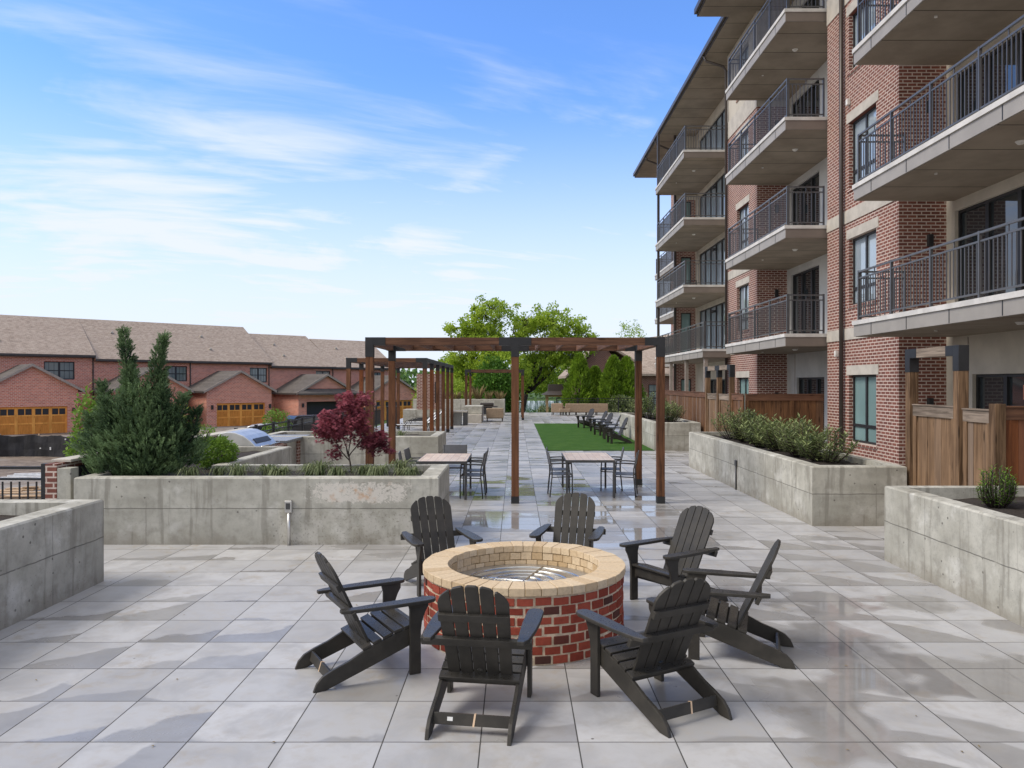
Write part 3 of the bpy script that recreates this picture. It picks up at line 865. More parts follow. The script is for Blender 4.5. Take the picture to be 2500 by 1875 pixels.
# ------------------------------------------------------------------ pergolas
def post(mb, x, y, z0, z1, h=0.07):
    mb.box(x - h, x + h, y - h, y + h, z0, z1)
def pergola(label, loc, xs, ys, H, rafters, orange=None, steel_beam=False, base_sleeve=True, raf=True):
    t = thing("pergola", label, "pergola", loc, 0, None)
    y0, y1 = ys[0], ys[-1]; x0, x1 = xs[0], xs[-1]
    B = 0.14
    ypost = ys
    for x in xs:
        for i, y in enumerate(ypost):
            if len(xs) == 3 and x == xs[1] and 0 < i < len(ys) - 1: continue
            mb = MB(); post(mb, x, y, 0.13 if base_sleeve else 0.0, H - 0.36)
            m = "wood_orange" if orange and (x, i) in orange else "wood_z"  # these posts carry a sunlit orange painted into the timber
            p = mb.build("post", m, t, 0.005)
            mb = MB()
            h = 0.0745
            post(mb, x, y, H - 0.36, H + 0.004, h)                       # steel sleeve
            if i in (0, len(ypost) - 1):
                for xd in (-1, 1):
                    if (x == x0 and xd < 0) or (x == x1 and xd > 0): continue
                    mb.box(x + xd * h, x + xd * 0.30, y - h, y + h, H - B - 0.004, H + 0.004)
            if x in (x0, x1):
                for yd in (-1, 1):
                    if (i == 0 and yd < 0) or (i == len(ypost) - 1 and yd > 0): continue
                    ln = 0.30
                    mb.box(x - h, x + h, y + yd * h, y + yd * ln, H - B - 0.004, H + 0.004)
            mb.build("bracket", "steel", t, 0.002)
            if base_sleeve:
                mb = MB(); post(mb, x, y, 0.0, 0.13, 0.0745); mb.build("base_sleeve", "steel", t, 0.002)
    for y in (y0, y1):
        for a, b in zip(xs[:-1], xs[1:]):
            mb = MB(); mb.box(a + 0.30, b - 0.30, y - 0.07, y + 0.07, H - B, H); mb.build("beam", "wood_x", t, 0.005)
    for x in (x0, x1):
        if steel_beam and x == x1:
            for a, b in zip(ys[:-1], ys[1:]):
                mb = MB(); mb.box(x - 0.072, x + 0.072, a + 0.30, b - 0.30, H - B, H + 0.002); mb.build("beam", "steel", t, 0.003)
            continue
        for a, b in zip(ys[:-1], ys[1:]):
            mb = MB(); mb.box(x - 0.07, x + 0.07, a + 0.30, b - 0.30, H - B, H); mb.build("beam", "wood_y", t, 0.005)
    if raf:
        for (x, ) in rafters:
            mb = MB(); mb.box(x - 0.022, x + 0.022, y0 + 0.0745, y1 - 0.0745, H - B + 0.002, H - 0.004); mb.build("rafter", "wood_y", t, 0.002)
    return t
xs1 = [-2.72, -0.01, 2.70]
rf = [(-2.72 + 2.71 * k / 6,) for k in range(1, 6)] + [(-0.01 + 2.71 * k / 6,) for k in range(1, 6)]
pg1 = pergola("front timber pergola with black steel brackets standing over the two dining tables", (0, 14.2, 0), xs1, [14.21, 16.77], 3.085, rf)
ysb = [26.0, 28.15, 30.3, 32.6, 34.8, 37.0]
pg2 = pergola("long timber pergola with a row of closely set posts behind the red maple", (-4.4, 26, 0), [-5.7, -3.1], ysb, 3.09, [(-5.7 + 2.6 * k / 6,) for k in range(1, 6)], {(-3.1, 1), (-5.7, 1)}, True)
pg3 = pergola("far timber pergola at the end of the terrace below the big tree", (-1.3, 46, 0), [-2.99, 0.43], [46.0, 50.3], 3.05, [(-2.99 + 3.42 * k / 7,) for k in range(1, 7)])

# ------------------------------------------------------------------ dining sets
def make_table(label, loc, rz):
    t = thing("dining_table", label, "table", loc, rz, "dining tables under the pergola", True)
    W, D, H = 0.485, 0.82, 0.74
    mb = MB(); mb.box(-W + 0.012, W - 0.012, -D + 0.012, D - 0.012, H - 0.022, H); mb.build("tabletop", "tabletop", t, 0.002)
    mb = MB()
    for s in (-1, 1):
        mb.box(s * (W - 0.012), s * W, -D, D, H - 0.05, H + 0.001)
        mb.box(-W + 0.012, W - 0.012, s * (D - 0.012), s * D, H - 0.05, H + 0.001)
    mb.build("frame", "rail", t)
    for sx in (-1, 1):
        for sy in (-1, 1):
            mb = MB(); mb.box(sx * (W - 0.045), sx * (W - 0.005), sy * (D - 0.045), sy * (D - 0.005), 0, H - 0.05); mb.build("leg", "rail", t, 0.003)
    return t
ta = make_table("wood topped dining table standing beside the concrete planter, left of the middle pergola post", (-1.42, 15.40, 0), 0.0)
tb = dup(ta, (1.465, 15.62, 0), -0.01, "wood topped dining table right of the middle pergola post, in front of the lawn")
def make_dchair(label):
    t = thing("dining_chair", label, "chair", (0, 0, 0), 0, "dining chairs under the pergola", True)
    # +Y is forward
    for s in (-1, 1):
        mb = MB(); mb.tube([(s * 0.25, 0.20, 0), (s * 0.25, 0.20, 0.43), (s * 0.25, 0.18, 0.655)], 0.0125, 8); mb.build("leg", "rail", t, smooth=True)
        mb = MB(); mb.tube([(s * 0.25, -0.24, 0), (s * 0.25, -0.20, 0.40), (s * 0.25, -0.20, 0.55), (s * 0.25, -0.27, 0.88)], 0.0125, 8); mb.build("leg", "rail", t, smooth=True)
        mb = MB(); mb.tube([(s * 0.25, 0.19, 0.660), (s * 0.25, 0.0, 0.665), (s * 0.25, -0.225, 0.655)], 0.0135, 8); mb.build("arm", "rail", t, smooth=True)
        mb = MB(); mb.tube([(s * 0.25, 0.20, 0.40), (s * 0.25, -0.20, 0.39)], 0.011, 8); mb.build("side_rail", "rail", t, smooth=True)
    mb = MB(); mb.box(-0.238, 0.238, -0.20, 0.215, 0.425, 0.437)
    mb.box(-0.245, 0.245, 0.19, 0.215, 0.405, 0.424)
    mb.build("seat", "sling", t, 0.003)
    mb = MB(); mb.obox((0, -0.242, 0.745), (0.238, 0.007, 0.135), Matrix.Rotation(0.21, 3, "X")); mb.build("backrest", "sling", t, 0.003)
    return t
d0 = make_dchair("grey dining chair at the near right side of the left table")
d0.location = (-0.86, 15.0, 0); d0.rotation_euler = (0, 0, PI / 2 - 0.06)
dup(d0, (-0.84, 15.78, 0), PI / 2 + 0.03, "grey dining chair at the far right side of the left table, behind another")
dup(d0, (-2.03, 15.05, 0), -PI / 2 + 0.08, "grey dining chair near left of the left table, half hidden by the planter")
dup(d0, (-2.00, 15.80, 0), -PI / 2 - 0.05, "grey dining chair at the far left side of the left table")
dup(d0, (-1.33, 16.52, 0), PI, "grey dining chair at the far end of the left table, its back panel facing us")
dup(d0, (0.90, 15.2, 0), -PI / 2 + 0.05, "grey dining chair at the near left side of the right table")
dup(d0, (0.92, 16.0, 0), -PI / 2 - 0.04, "grey dining chair at the far left side of the right table, lined up behind another")
dup(d0, (2.17, 15.2, 0), PI / 2 - 0.22, "grey dining chair pulled out at the near right side of the right table")
dup(d0, (2.00, 16.05, 0), PI / 2 - 0.12, "grey dining chair far right of the right table, next to the pergola post")

# ------------------------------------------------------------------ concrete planters
def planter(label, x0, x1, y0, y1, H, th=0.2, soilz=None, mat="concrete", origin=None, open_sides=()):
    t = thing("concrete_planter", label, "planter", origin or (x0, y0, 0))
    mb = MB()
    o = [(x0, y0), (x1, y0), (x1, y1), (x0, y1)]
    i = [(x0 + th, y0 + th), (x1 - th, y0 + th), (x1 - th, y1 - th), (x0 + th, y1 - th)]
    c = 0.018
    oc = [(x0 + c, y0 + c), (x1 - c, y0 + c), (x1 - c, y1 - c), (x0 + c, y1 - c)]
    vs = [(a, b, 0) for a, b in o] + [(a, b, H - c) for a, b in o] + [(a, b, H) for a, b in oc] + [(a, b, H) for a, b in i] + [(a, b, H - 0.4) for a, b in i]
    fs = []
    for k in range(4):
        j = (k + 1) % 4
        fs += [(k, j, 4 + j, 4 + k), (4 + k, 4 + j, 8 + j, 8 + k), (8 + k, 8 + j, 12 + j, 12 + k), (12 + k, 12 + j, 16 + j, 16 + k)]
    mb.add(vs, fs)
    mb.build("planter_wall", mat, t)
    sz = soilz if soilz is not None else H - 0.10
    soil(t, x0 + th - 0.01, x1 - th + 0.01, y0 + th - 0.01, y1 - th + 0.01, sz)
    return t
def soil(t, x0, x1, y0, y1, z):
    mb = MB()
    nx = max(4, int((x1 - x0) / 0.09)); ny = max(4, int((y1 - y0) / 0.09))
    nx = min(nx, 60); ny = min(ny, 80)
    vs = []; fs = []
    for j in range(ny + 1):
        for i in range(nx + 1):
            x = x0 + (x1 - x0) * i / nx; y = y0 + (y1 - y0) * j / ny
            vs.append((x, y, z + 0.05 * mnoise.noise(Vector((x * 2.1, y * 2.1, 1.3))) + 0.025 * mnoise.noise(Vector((x * 9, y * 9, 4)))))
    for j in range(ny):
        for i in range(nx):
            a = j * (nx + 1) + i
            fs.append((a, a + 1, a + nx + 2, a + nx + 1))
    mb.add(vs, fs)
    mb.build("soil", "soil", t, smooth=True)

planter("concrete planter at the left edge, its front running towards the camera", -12.5, -4.66, -1.0, 8.62, 0.925, 0.25, 0.80, origin=(-4.66, 8.5, 0))
# L shaped planter with the cypress and the maple
lp = thing("concrete_planter", "stained concrete planter holding the big cypress and the red maple", "planter", (-6.12, 10.55, 0))
mb = MB()
H = 0.93; th = 0.2; c = 0.018
o = [(-6.12, 10.55), (-1.07, 10.55), (-1.07, 12.3), (-4.63, 12.3), (-4.63, 15.75), (-6.12, 15.75)]
inn = [(-5.92, 10.75), (-1.34, 10.75), (-1.34, 12.1), (-4.83, 12.1), (-4.83, 15.55), (-5.92, 15.55)]
oc = [(-6.12 + c, 10.55 + c), (-1.07 - c, 10.55 + c), (-1.07 - c, 12.3 - c), (-4.63 - c, 12.3 - c), (-4.63 - c, 15.75 - c), (-6.12 + c, 15.75 - c)]
n = 6
vs = [(a, b, 0) for a, b in o] + [(a, b, H - c) for a, b in o] + [(a, b, H) for a, b in oc] + [(a, b, H) for a, b in inn] + [(a, b, H - 0.4) for a, b in inn]
fs = []
for k in range(n):
    j = (k + 1) % n
    for r in range(4):
        fs.append((r * n + k, r * n + j, (r + 1) * n + j, (r + 1) * n + k))
mb.add(vs, fs)
mb.build("planter_wall", "concrete_stained", lp)
soil(lp, -5.93, -1.33, 10.74, 12.11, 0.845)
soil(lp, -5.93, -4.82, 12.11, 15.56, 0.84)
mb = MB(); mb.box(-3.185, -3.085, 10.485, 10.549, 0.45, 0.62); ob = mb.build("outlet_box", "stainless_dull", lp, 0.012, seg=3)
mb = MB(); mb.box(-3.165, -3.105, 10.478, 10.4845, 0.50, 0.585); mb.build("outlet_cover", "rail", ob, 0.004)
mb = MB(); mb.tube([(-3.13, 10.512, 0.0), (-3.13, 10.512, 0.45)], 0.024, 10); mb.build("conduit", "stainless_dull", lp, smooth=True)
planter("concrete planter further back on the left, behind the left dining table", -6.4, -1.90, 18.68, 20.75, 0.93, 0.22, 0.84)
planter("long concrete planter with a hedge of laurel along the brick building", 4.64, 6.12, 11.92, 20.4, 0.935, 0.2, 0.85)
pr0 = planter("concrete planter at the right edge with one small evergreen shrub", 4.655, 9.5, -1.0, 9.62, 0.945, 0.2, 0.83, origin=(4.66, 9.5, 0))
planter("low concrete planter beside the lawn with two bushy plants", 4.58, 6.12, 25.2, 33.6, 0.93, 0.2, 0.85)
planter("far concrete planter with dry grasses at the end of the terrace", -7.0, -0.75, 52.0, 53.6, 1.13, 0.25, 1.03)
r1 = [o for o in bpy.data.objects if o.get("label", "").startswith("long concrete planter")][0]
mb = MB(); mb.box(4.60, 4.638, 15.94, 16.04, 0.50, 0.62); mb.build("outlet_box", "rail", r1, 0.006)
mb = MB(); mb.tube([(4.622, 15.99, 0.0), (4.622, 15.99, 0.50)], 0.016, 8); mb.build("conduit", "rail", r1, smooth=True)

# ------------------------------------------------------------------ apartment building on the right
apt = thing("apartment_building", "tall brick apartment building with stacked balconies along the right side", "building", (9.0, 25.0, 0))
XA, XR, XB = 8.40, 9.44, 7.30
FL = [3.576, 6.508, 9.440, 12.372]
EAVE = 15.2
piers = [(6.9, 10.7), (16.7, 20.53), (26.5, 30.25)]
WIN = {0: (0.77, 2.44), 1: (4.18, 5.86), 2: (7.11, 8.79), 3: (10.04, 11.5), 4: (12.95, 14.6)}
for (a, b) in piers:
    wa, wb = (b - 2.78, b - 1.33)          # window opening
    holes = [(wa, wb, WIN[k][0], WIN[k][1]) for k in range(4)]
    mb = MB()
    wall_holes(mb, 0, XA, 0.25, a, b, 0.0, 11.85, holes)
    mb.box(XA + 0.25, XR + 0.2, a, a + 0.25, 0.0, 11.85)
    mb.box(XA + 0.25, XR + 0.2, b - 0.25, b, 0.0, 11.85)
    mb.build("pier", "brick_apt", apt)
    mb = MB()
    wall_holes(mb, 0, XA + 0.004, 0.24, a, b, 12.52, EAVE, [(wa, wb) + WIN[4]])
    mb.box(XA + 0.244, XR + 0.2, a + 0.004, a + 0.25, 12.52, EAVE)
    mb.box(XA + 0.244, XR + 0.2, b - 0.25, b - 0.004, 12.52, EAVE)
    mb.build("upper_wall", "stucco", apt)
    for z0, z1 in ((3.33, 3.62), (6.28, 6.60), (11.85, 12.52)):
        mb = MB()
        mb.box(XA - 0.02, XA + 0.0 if z0 < 11 else XA + 0.25, a - 0.0, b, z0, z1)
        if z0 > 11: mb.box(XA + 0.25, XR + 0.2, a, b, z0, z1)
        mb.build("stone_band", "stone", apt)
    for k in range(5):
        z0, z1 = WIN[k]
        mb = MB(); mb.box(XA - 0.015, XA + 0.05, wa - 0.12, wb + 0.12, z1 + 0.002, z1 + 0.24); mb.build("lintel", "stone", apt)
        f = MB(); xf = XA + 0.10
        f.box(xf, xf + 0.06, wa, wa + 0.055, z0, z1); f.box(xf, xf + 0.06, wb - 0.055, wb, z0, z1)
        f.box(xf, xf + 0.06, wa + 0.055, wb - 0.055, z0, z0 + 0.055); f.box(xf, xf + 0.06, wa + 0.055, wb - 0.055, z1 - 0.055, z1)
        mid = (wa + wb) / 2
        f.box(xf, xf + 0.055, mid - 0.04, mid + 0.04, z0 + 0.055, z1 - 0.055)
        zt = z0 + 0.42
        f.box(xf + 0.003, xf + 0.05, wa + 0.055, mid - 0.04, zt - 0.035, zt + 0.035); f.box(xf + 0.003, xf + 0.05, mid + 0.04, wb - 0.055, zt - 0.035, zt + 0.035)
        fr = f.build("window", "frame_dark", apt)
        p = MB(); p.quad((xf + 0.035, wa + 0.05, z0 + 0.05), (xf + 0.035, wa + 0.05, z1 - 0.05), (xf + 0.035, wb - 0.05, z1 - 0.05), (xf + 0.035, wb - 0.05, z0 + 0.05))
        p.build("pane", "glass_curtain" if k == 0 else "glass_sky_tint", fr)
        s = MB(); s.box(XA - 0.03, XA + 0.10, wa - 0.05, wb + 0.05, z0 - 0.07, z0 - 0.002); s.build("sill", "brick_apt", fr)
    for k in (0, 1, 2, 3):
        zl = (0 if k == 0 else FL[k - 1]) + 1.78
        xx = XA + 0.66
        mb = MB(); mb.box(xx - 0.055, xx + 0.055, a - 0.10, a - 0.002, zl - 0.13, zl + 0.13); mb.build("wall_light", "frame_dark", apt, 0.01)
# end wall of the third bay
mb = MB()
wall_holes(mb, 1, 40.0, 0.3, XA, 12.0, 0.0, 11.85, [(XA + 0.28, XA + 0.82, z + 0.25, z + 2.35) for z in [0.1] + FL[:3]])
mb.build("end_wall", "brick_apt", apt)
mb = MB(); mb.box(XA + 0.004, 12.0, 40.004, 40.3, 11.85, EAVE); mb.build("upper_wall", "stucco", apt)
for z in [0.1] + FL[:3]:
    f = MB(); x0, x1 = XA + 0.28, XA + 0.82
    f.box(x0, x0 + 0.05, 40.1, 40.16, z + 0.25, z + 2.35); f.box(x1 - 0.05, x1, 40.1, 40.16, z + 0.25, z + 2.35)
    f.box(x0 + 0.05, x1 - 0.05, 40.1, 40.16, z + 2.29, z + 2.35); f.box(x0 + 0.05, x1 - 0.05, 40.1, 40.16, z + 0.25, z + 0.31)
    fr = f.build("window", "frame_dark", apt)
    p = MB(); p.quad((x0 + 0.04, 40.13, z + 0.3), (x1 - 0.04, 40.13, z + 0.3), (x1 - 0.04, 40.13, z + 2.3), (x0 + 0.04, 40.13, z + 2.3)); p.build("pane", "glass_curtain", fr)
# recessed walls with sliding doors
def sliding(ya, yb, z0, z1, n, name="sliding_door", pane="glass"):
    f = MB(); x = XR + 0.08
    f.box(x, x + 0.08, ya, yb, z1 - 0.06, z1); f.box(x, x + 0.08, ya, yb, z0, z0 + 0.06)
    w = (yb - ya) / n
    for k in range(n + 1):
        yc = ya + w * k
        hw = 0.05 if k in (0, n) else 0.055
        f.box(x - 0.004, x + 0.075, max(ya, yc - hw), min(yb, yc + hw), z0 + 0.06, z1 - 0.06)
    fr = f.build(name, "frame_dark", apt)
    p = MB(); p.quad((x + 0.05, ya + 0.02, z0 + 0.03), (x + 0.05, ya + 0.02, z1 - 0.03), (x + 0.05, yb - 0.02, z1 - 0.03), (x + 0.05, yb - 0.02, z0 + 0.03))
    p.build("pane", pane, fr)
    return fr
bays = [(10.7, 16.7, (12.4, 16.38), 4), (20.53, 26.5, (23.7, 26.15), 3), (30.25, 40.0, (34.2, 39.3), 5)]
for bi, (a, b, (da, db), n) in enumerate(bays):
    holes = [(da, db, z + 0.0, z + 2.36) for z in FL]
    g = {0: (12.0, 15.75), 1: (23.3, 25.6), 2: (34.2, 37.2)}[bi]
    holes.append((g[0], g[1], 0.05, 2.42))
    mb = MB(); wall_holes(mb, 0, XR, 0.2, a, b, 0.0, EAVE, holes); mb.build("recess_wall", "stucco" if bi != 1 else "panel", apt)
    for z in FL:
        sliding(da, db, z, z + 2.36, n, pane="glass" if bi < 2 else "glass_sky_tint")
    gd = sliding(g[0], g[1], 0.05, 2.42, 4 if bi == 0 else 3)
    if bi == 0:
        p = MB(); p.box(XR + 0.072, XR + 0.076, 14.10, 14.28, 1.93, 2.20); p.build("notice", "notice", gd)
    # panel joints at ground floor
    mb = MB(); mb.box(XR - 0.012, XR - 0.001, g[1] + 0.12, g[1] + 0.15, 0, 3.2); mb.build("panel_joint", "trim", apt)
for y, z in ((36.0, FL[0] + 2.05), (36.0, FL[1] + 2.05), (36.0, FL[2] + 2.05)):
    mb = MB()
    mb.box(XR - 0.03, XR - 0.002, y - 0.05, y + 0.05, z - 0.06, z + 0.06)
    mb.tube([(XR - 0.03, y - 0.04, z), (XR - 0.18, y - 0.13, z - 0.03)], [0.05, 0.075], 10); mb.tube([(XR - 0.03, y + 0.04, z), (XR - 0.18, y + 0.13, z - 0.03)], [0.05, 0.075], 10)
    mb.build("flood_light", "frame_dark", apt)
# balconies
def railing_run(mb, p0, p1, z, posts, mid=True):
    p0 = Vector(p0); p1 = Vector(p1)
    d = (p1 - p0); L = d.length; d.normalize()
    ang = math.atan2(d.y, d.x)
    rot = Matrix.Rotation(ang, 3, "Z")
    def bar(za, zb, hw):
        mb.obox((p0 + p1) / 2 + Vector((0, 0, (za + zb) / 2)), (L / 2, hw, (zb - za) / 2), rot)
    bar(z + 1.035, z + 1.07, 0.022); bar(z + 0.90, z + 0.93, 0.014); bar(z + 0.075, z + 0.105, 0.014)
    nb = max(2, int(round(L / 0.108)))
    for k in range(1, nb):
        q = p0 + d * (L * k / nb)
        mb.obox(q + Vector((0, 0, z + 0.502)), (0.008, 0.008, 0.3975), rot)
    np_ = max(1, posts)
    for k in range(np_ + 1):
        q = p0 + d * (L * k / np_)
        mb.obox(q + Vector((0, 0, z + 0.54)), (0.021, 0.0245, 0.54), rot)
        if k < np_:
            q2 = p0 + d * (L * (k + 0.5) / np_)
            mb.obox(q2 + Vector((0, 0, z + 0.982)), (0.008, 0.008, 0.053), rot)
def balcony(ya, yb, z, xo=XB, xi=XR, side0=True, side1=True, nposts=4, light=True, wallx=XA):
    b = MB()
    b.box(xo, xi, ya, yb, z - 0.335, z - 0.092)
    bal = b.build("balcony", "fascia", apt)
    e = MB(); e.box(xo - 0.03, xi, ya - 0.02 * side0, yb + 0.02 * side1, z - 0.091, z); e.build("slab_edge", "slab", bal)
    s = MB(); s.box(xo + 0.03, xi, ya + 0.03, yb - 0.03, z - 0.345, z - 0.336); s.build("soffit", "soffit", bal)
    j = MB()
    L = yb - ya; nj = max(2, int(round(L / 1.45)))
    for k in range(nj):
        yy = ya + 0.1 + (L - 0.2) * (k + 0.5) / nj
        j.box(xo - 0.004, xo - 0.0005, yy - 0.012, yy + 0.012, z - 0.325, z - 0.095)
    j.build("seam", "frame_dark", bal)
    ep = MB(); ep.box(xo + 0.004, xi, ya - 0.006, ya - 0.0005, z - 0.335, z - 0.092); ep.build("end_sheet", "brown_end", bal)  # thin brown sheet laid over the near end of the slab
    r = MB()
    xr = xo + 0.08
    railing_run(r, (xr, ya + 0.07, 0), (xr, yb - 0.07, 0), z, nposts)
    if side0: railing_run(r, (xr + 0.03, ya + 0.07, 0), (wallx - 0.04, ya + 0.07, 0), z, 1)
    if side1: railing_run(r, (xr + 0.03, yb - 0.07, 0), (wallx - 0.04, yb - 0.07, 0), z, 1)
    r.build("railing", "rail_light", bal)
    if light:
        l = MB(); l.tube([(xo + 0.9, ya + L * 0.3, z - 0.39), (xo + 0.9, ya + L * 0.3, z - 0.3455)], [0.05, 0.085], 12); l.tube([(xo + 0.55, ya + L * 0.62, z - 0.37), (xo + 0.55, ya + L * 0.62, z - 0.3455)], 0.03, 8)
        l.build("ceiling_light", "lamp", bal)
for z in FL[:3]:
    balcony(10.62, 16.45, z)
balcony(10.62, 16.45, FL[3])
for z in FL:
    balcony(20.62, 26.42, z)
balcony(29.75, 39.75, FL[0], side0=True, nposts=7)
for z in FL[1:]:
    balcony(33.1, 39.75, z, side0=True, nposts=4, wallx=XR)
# the wing that steps back beyond
mb = MB(); mb.box(10.6, 16.0, 40.31, 52.0, 0.0, EAVE); mb.build("far_wing", "brick_apt", apt)
for z in FL[:3]:
    balcony(44.0, 51.0, z, xo=9.32, xi=10.6, light=False, wallx=10.5)
# steel corner posts
for x, y in ((XB + 0.12, 39.62), (XA - 0.06, 39.9)):
    mb = MB(); mb.box(x - 0.06, x + 0.06, y - 0.06, y + 0.06, 0.0, EAVE); mb.build("corner_post", "gutter", apt)
for y in (29.95, 33.3, 36.6):
    mb = MB(); mb.box(XB + 0.1, XB + 0.24, y - 0.07, y + 0.07, 0.0, FL[0] - 0.346); mb.build("column", "trim", apt)
# body of the building behind the recessed walls
mb = MB(); mb.box(XR + 0.55, 20.0, 6.9, 40.0, 0.05, EAVE - 0.02); mb.build("core", "trim_dark", apt)
# roof and soffit
mb = MB()
mb.prism([(6.42, -4), (20.5, -4), (20.5, 48.2), (7.52, 48.2), (7.52, 27.0), (6.42, 27.0)], 2, EAVE + 0.02, EAVE + 0.30)
roof = mb.build("roof", "trim_dark", apt)
mb = MB()
mb.prism([(6.45, -3.9), (20.3, -3.9), (20.3, 48.15), (7.55, 48.15), (7.55, 26.96), (6.45, 26.96)], 2, EAVE, EAVE + 0.018)
mb.build("soffit", "soffit", roof)
mb = MB()
for x, a, b in ((6.42, -4, 27.0), (7.52, 27.08, 48.2)):
    mb.box(x - 0.10, x - 0.002, a, b, EAVE + 0.10, EAVE + 0.28)
mb.build("gutter", "gutter", roof)
# downspouts
mb = MB(); mb.tube([(XA - 0.09, 19.45, 0.0), (XA - 0.09, 19.45, EAVE - 0.5)], 0.052, 10); mb.build("downspout", "gutter", apt, smooth=True)
mb = MB(); mb.tube([(XA - 0.08, 30.12, 0.0), (XA - 0.08, 30.12, EAVE - 0.62), (XA - 0.2, 30.12, EAVE - 0.45), (7.6, 30.4, EAVE - 0.12), (7.5, 30.4, EAVE + 0.1)], 0.05, 10); mb.build("downspout", "gutter", apt, smooth=True)
for y0, x1 in ((41.0, 8.35), (44.0, 8.5)):
    mb = MB(); mb.tube([(x1, y0, EAVE - 0.55), (x1 - 0.1, y0, EAVE - 0.4), (7.6, y0, EAVE - 0.10), (7.5, y0, EAVE + 0.1)], 0.05, 8); mb.build("downspout", "gutter", apt, smooth=True)
for y, z in ((18.9, 3.0), (18.2, 9.3)):
    mb = MB(); mb.box(XA - 0.09, XA - 0.002, y + 0.9, y + 1.0, z - 0.08, z + 0.08); mb.build("sensor", "lamp", apt, 0.01)

# ------------------------------------------------------------------ timber gates and fences
def gate(label, x, posts_y, htop, fence_top):
    t = thing("timber_gate", label, "gate", (x, posts_y[0], 0), 0, None)
    h = 0.07
    for y in posts_y:
        mb = MB(); mb.box(x - h, x + h, y - h, y + h, 0.0, htop - 0.36); mb.build("post", "gate_z", t, 0.005)
        b = MB(); b.box(x - h - 0.004, x + h + 0.004, y - h - 0.004, y + h + 0.004, htop - 0.36, htop)
        for d in (-1, 1):
            if (y == min(posts_y) and d < 0) or (y == max(posts_y) and d > 0): continue
            b.box(x - h - 0.004, x + h + 0.004, y + d * (h + 0.004), y + d * 0.26, htop - 0.145, htop)
        b.build("bracket", "steel", t, 0.002)
    ys = sorted(posts_y)
    for a, b in zip(ys[:-1], ys[1:]):
        mb = MB(); mb.box(x - h, x + h, a + 0.26, b - 0.26, htop - 0.143, htop - 0.003); mb.build("beam", "gate_y", t, 0.004)
        panel(t, x, a + h + 0.02, b - h - 0.02, 0.06, fence_top, "gate_panel")
    return t
def panel(t, x, a, b, z0, z1, nm, wood="gate_z", rail="gate_y"):
    m = MB()
    n = max(2, int(round((b - a) / 0.19)))
    for k in range(n):
        ya = a + (b - a) * k / n
        m.box(x - 0.012 + 0.003 * (k % 2), x + 0.012, ya + 0.002, a + (b - a) * (k + 1) / n - 0.002, z0, z1 - 0.02, random.random())
    p = m.build(nm, wood, t, 0.002)
    m = MB()
    m.box(x - 0.035, x - 0.014, a, b, z1 - 0.17, z1 - 0.01); m.build("top_rail", rail, p, 0.003)
    m = MB(); m.box(x - 0.05, x + 0.04, a, b, z1 - 0.009, z1 + 0.012); m.build("cap", rail, p, 0.003)
    for ya, yb in ((a, a + 0.09), (b - 0.09, b)):
        m = MB(); m.box(x - 0.035, x - 0.014, ya, yb, z0, z1 - 0.171); m.build("stile", wood, p, 0.003)
    return p
gate("timber gate with a black steel cornered header, right beside the end of the long planter", 6.24, [12.0, 10.68], 2.77, 1.90)
gate("double timber gate with a steel cornered header, further back between the two planters", 6.24, [24.75, 23.35, 22.0], 2.77, 1.90)
t = thing("timber_fence", "weathered timber fence with a square post, right of the near gate above the small shrub", "fence", (6.24, 9.8, 0))
panel(t, 6.24, 9.95, 10.58, 0.05, 1.88, "fence_panel")
mb = MB(); mb.box(6.17, 6.31, 9.80, 9.94, 0, 1.97); mb.build("post", "gate_z", t, 0.005)
def panel_x(t, y, a, b, z1, nm="fence_panel", wood="fence_z"):
    m = MB(); n = int(round((b - a) / 0.19))
    for k in range(n):
        xa = a + (b - a) * k / n
        m.box(xa + 0.002, a + (b - a) * (k + 1) / n - 0.002, y - 0.012 + 0.003 * (k % 2), y + 0.012, 0.05, z1 - 0.02, random.random() * 0.8)
    p = m.build(nm, wood, t, 0.002)
    m = MB(); m.box(a, b, y - 0.035, y - 0.014, z1 - 0.17, z1 - 0.01); m.build("top_rail", "wood_x", p, 0.003)
    m = MB(); m.box(a, b, y - 0.05, y + 0.04, z1 - 0.009, z1 + 0.012); m.build("cap", "wood_x", p, 0.003)
    k = a
    while k < b - 0.09:
        m = MB(); m.box(k, k + 0.09, y - 0.033, y - 0.0145, 0.05, z1 - 0.171); m.build("stile", wood, p, 0.003)
        k += 1.22
t2 = thing("timber_fence", "orange brown timber fence at the right edge of the photo, behind the near gate", "fence", (6.4, 9.86, 0))
panel_x(t2, 9.87, 6.32, 8.38, 1.93, wood="wood_orange")
t3 = thing("timber_fence", "brown timber fence behind the laurel hedge, ending at the brick wall with the downspout", "fence", (6.3, 20.6, 0))
panel_x(t3, 20.75, 6.25, 8.38, 1.93)
t4 = thing("timber_fence", "brown timber fence behind the planter with two bushy plants, beside the lawn", "fence", (6.24, 25, 0))
panel(t4, 6.24, 24.84, 32.0, 0.05, 1.93, "fence_panel", "fence_z", "wood_y")
t5 = thing("timber_fence", "short brown timber fence between the far double gate and the laurel planter", "fence", (6.24, 21, 0))
panel(t5, 6.24, 20.80, 21.92, 0.05, 1.93, "fence_panel", "fence_z", "wood_y")

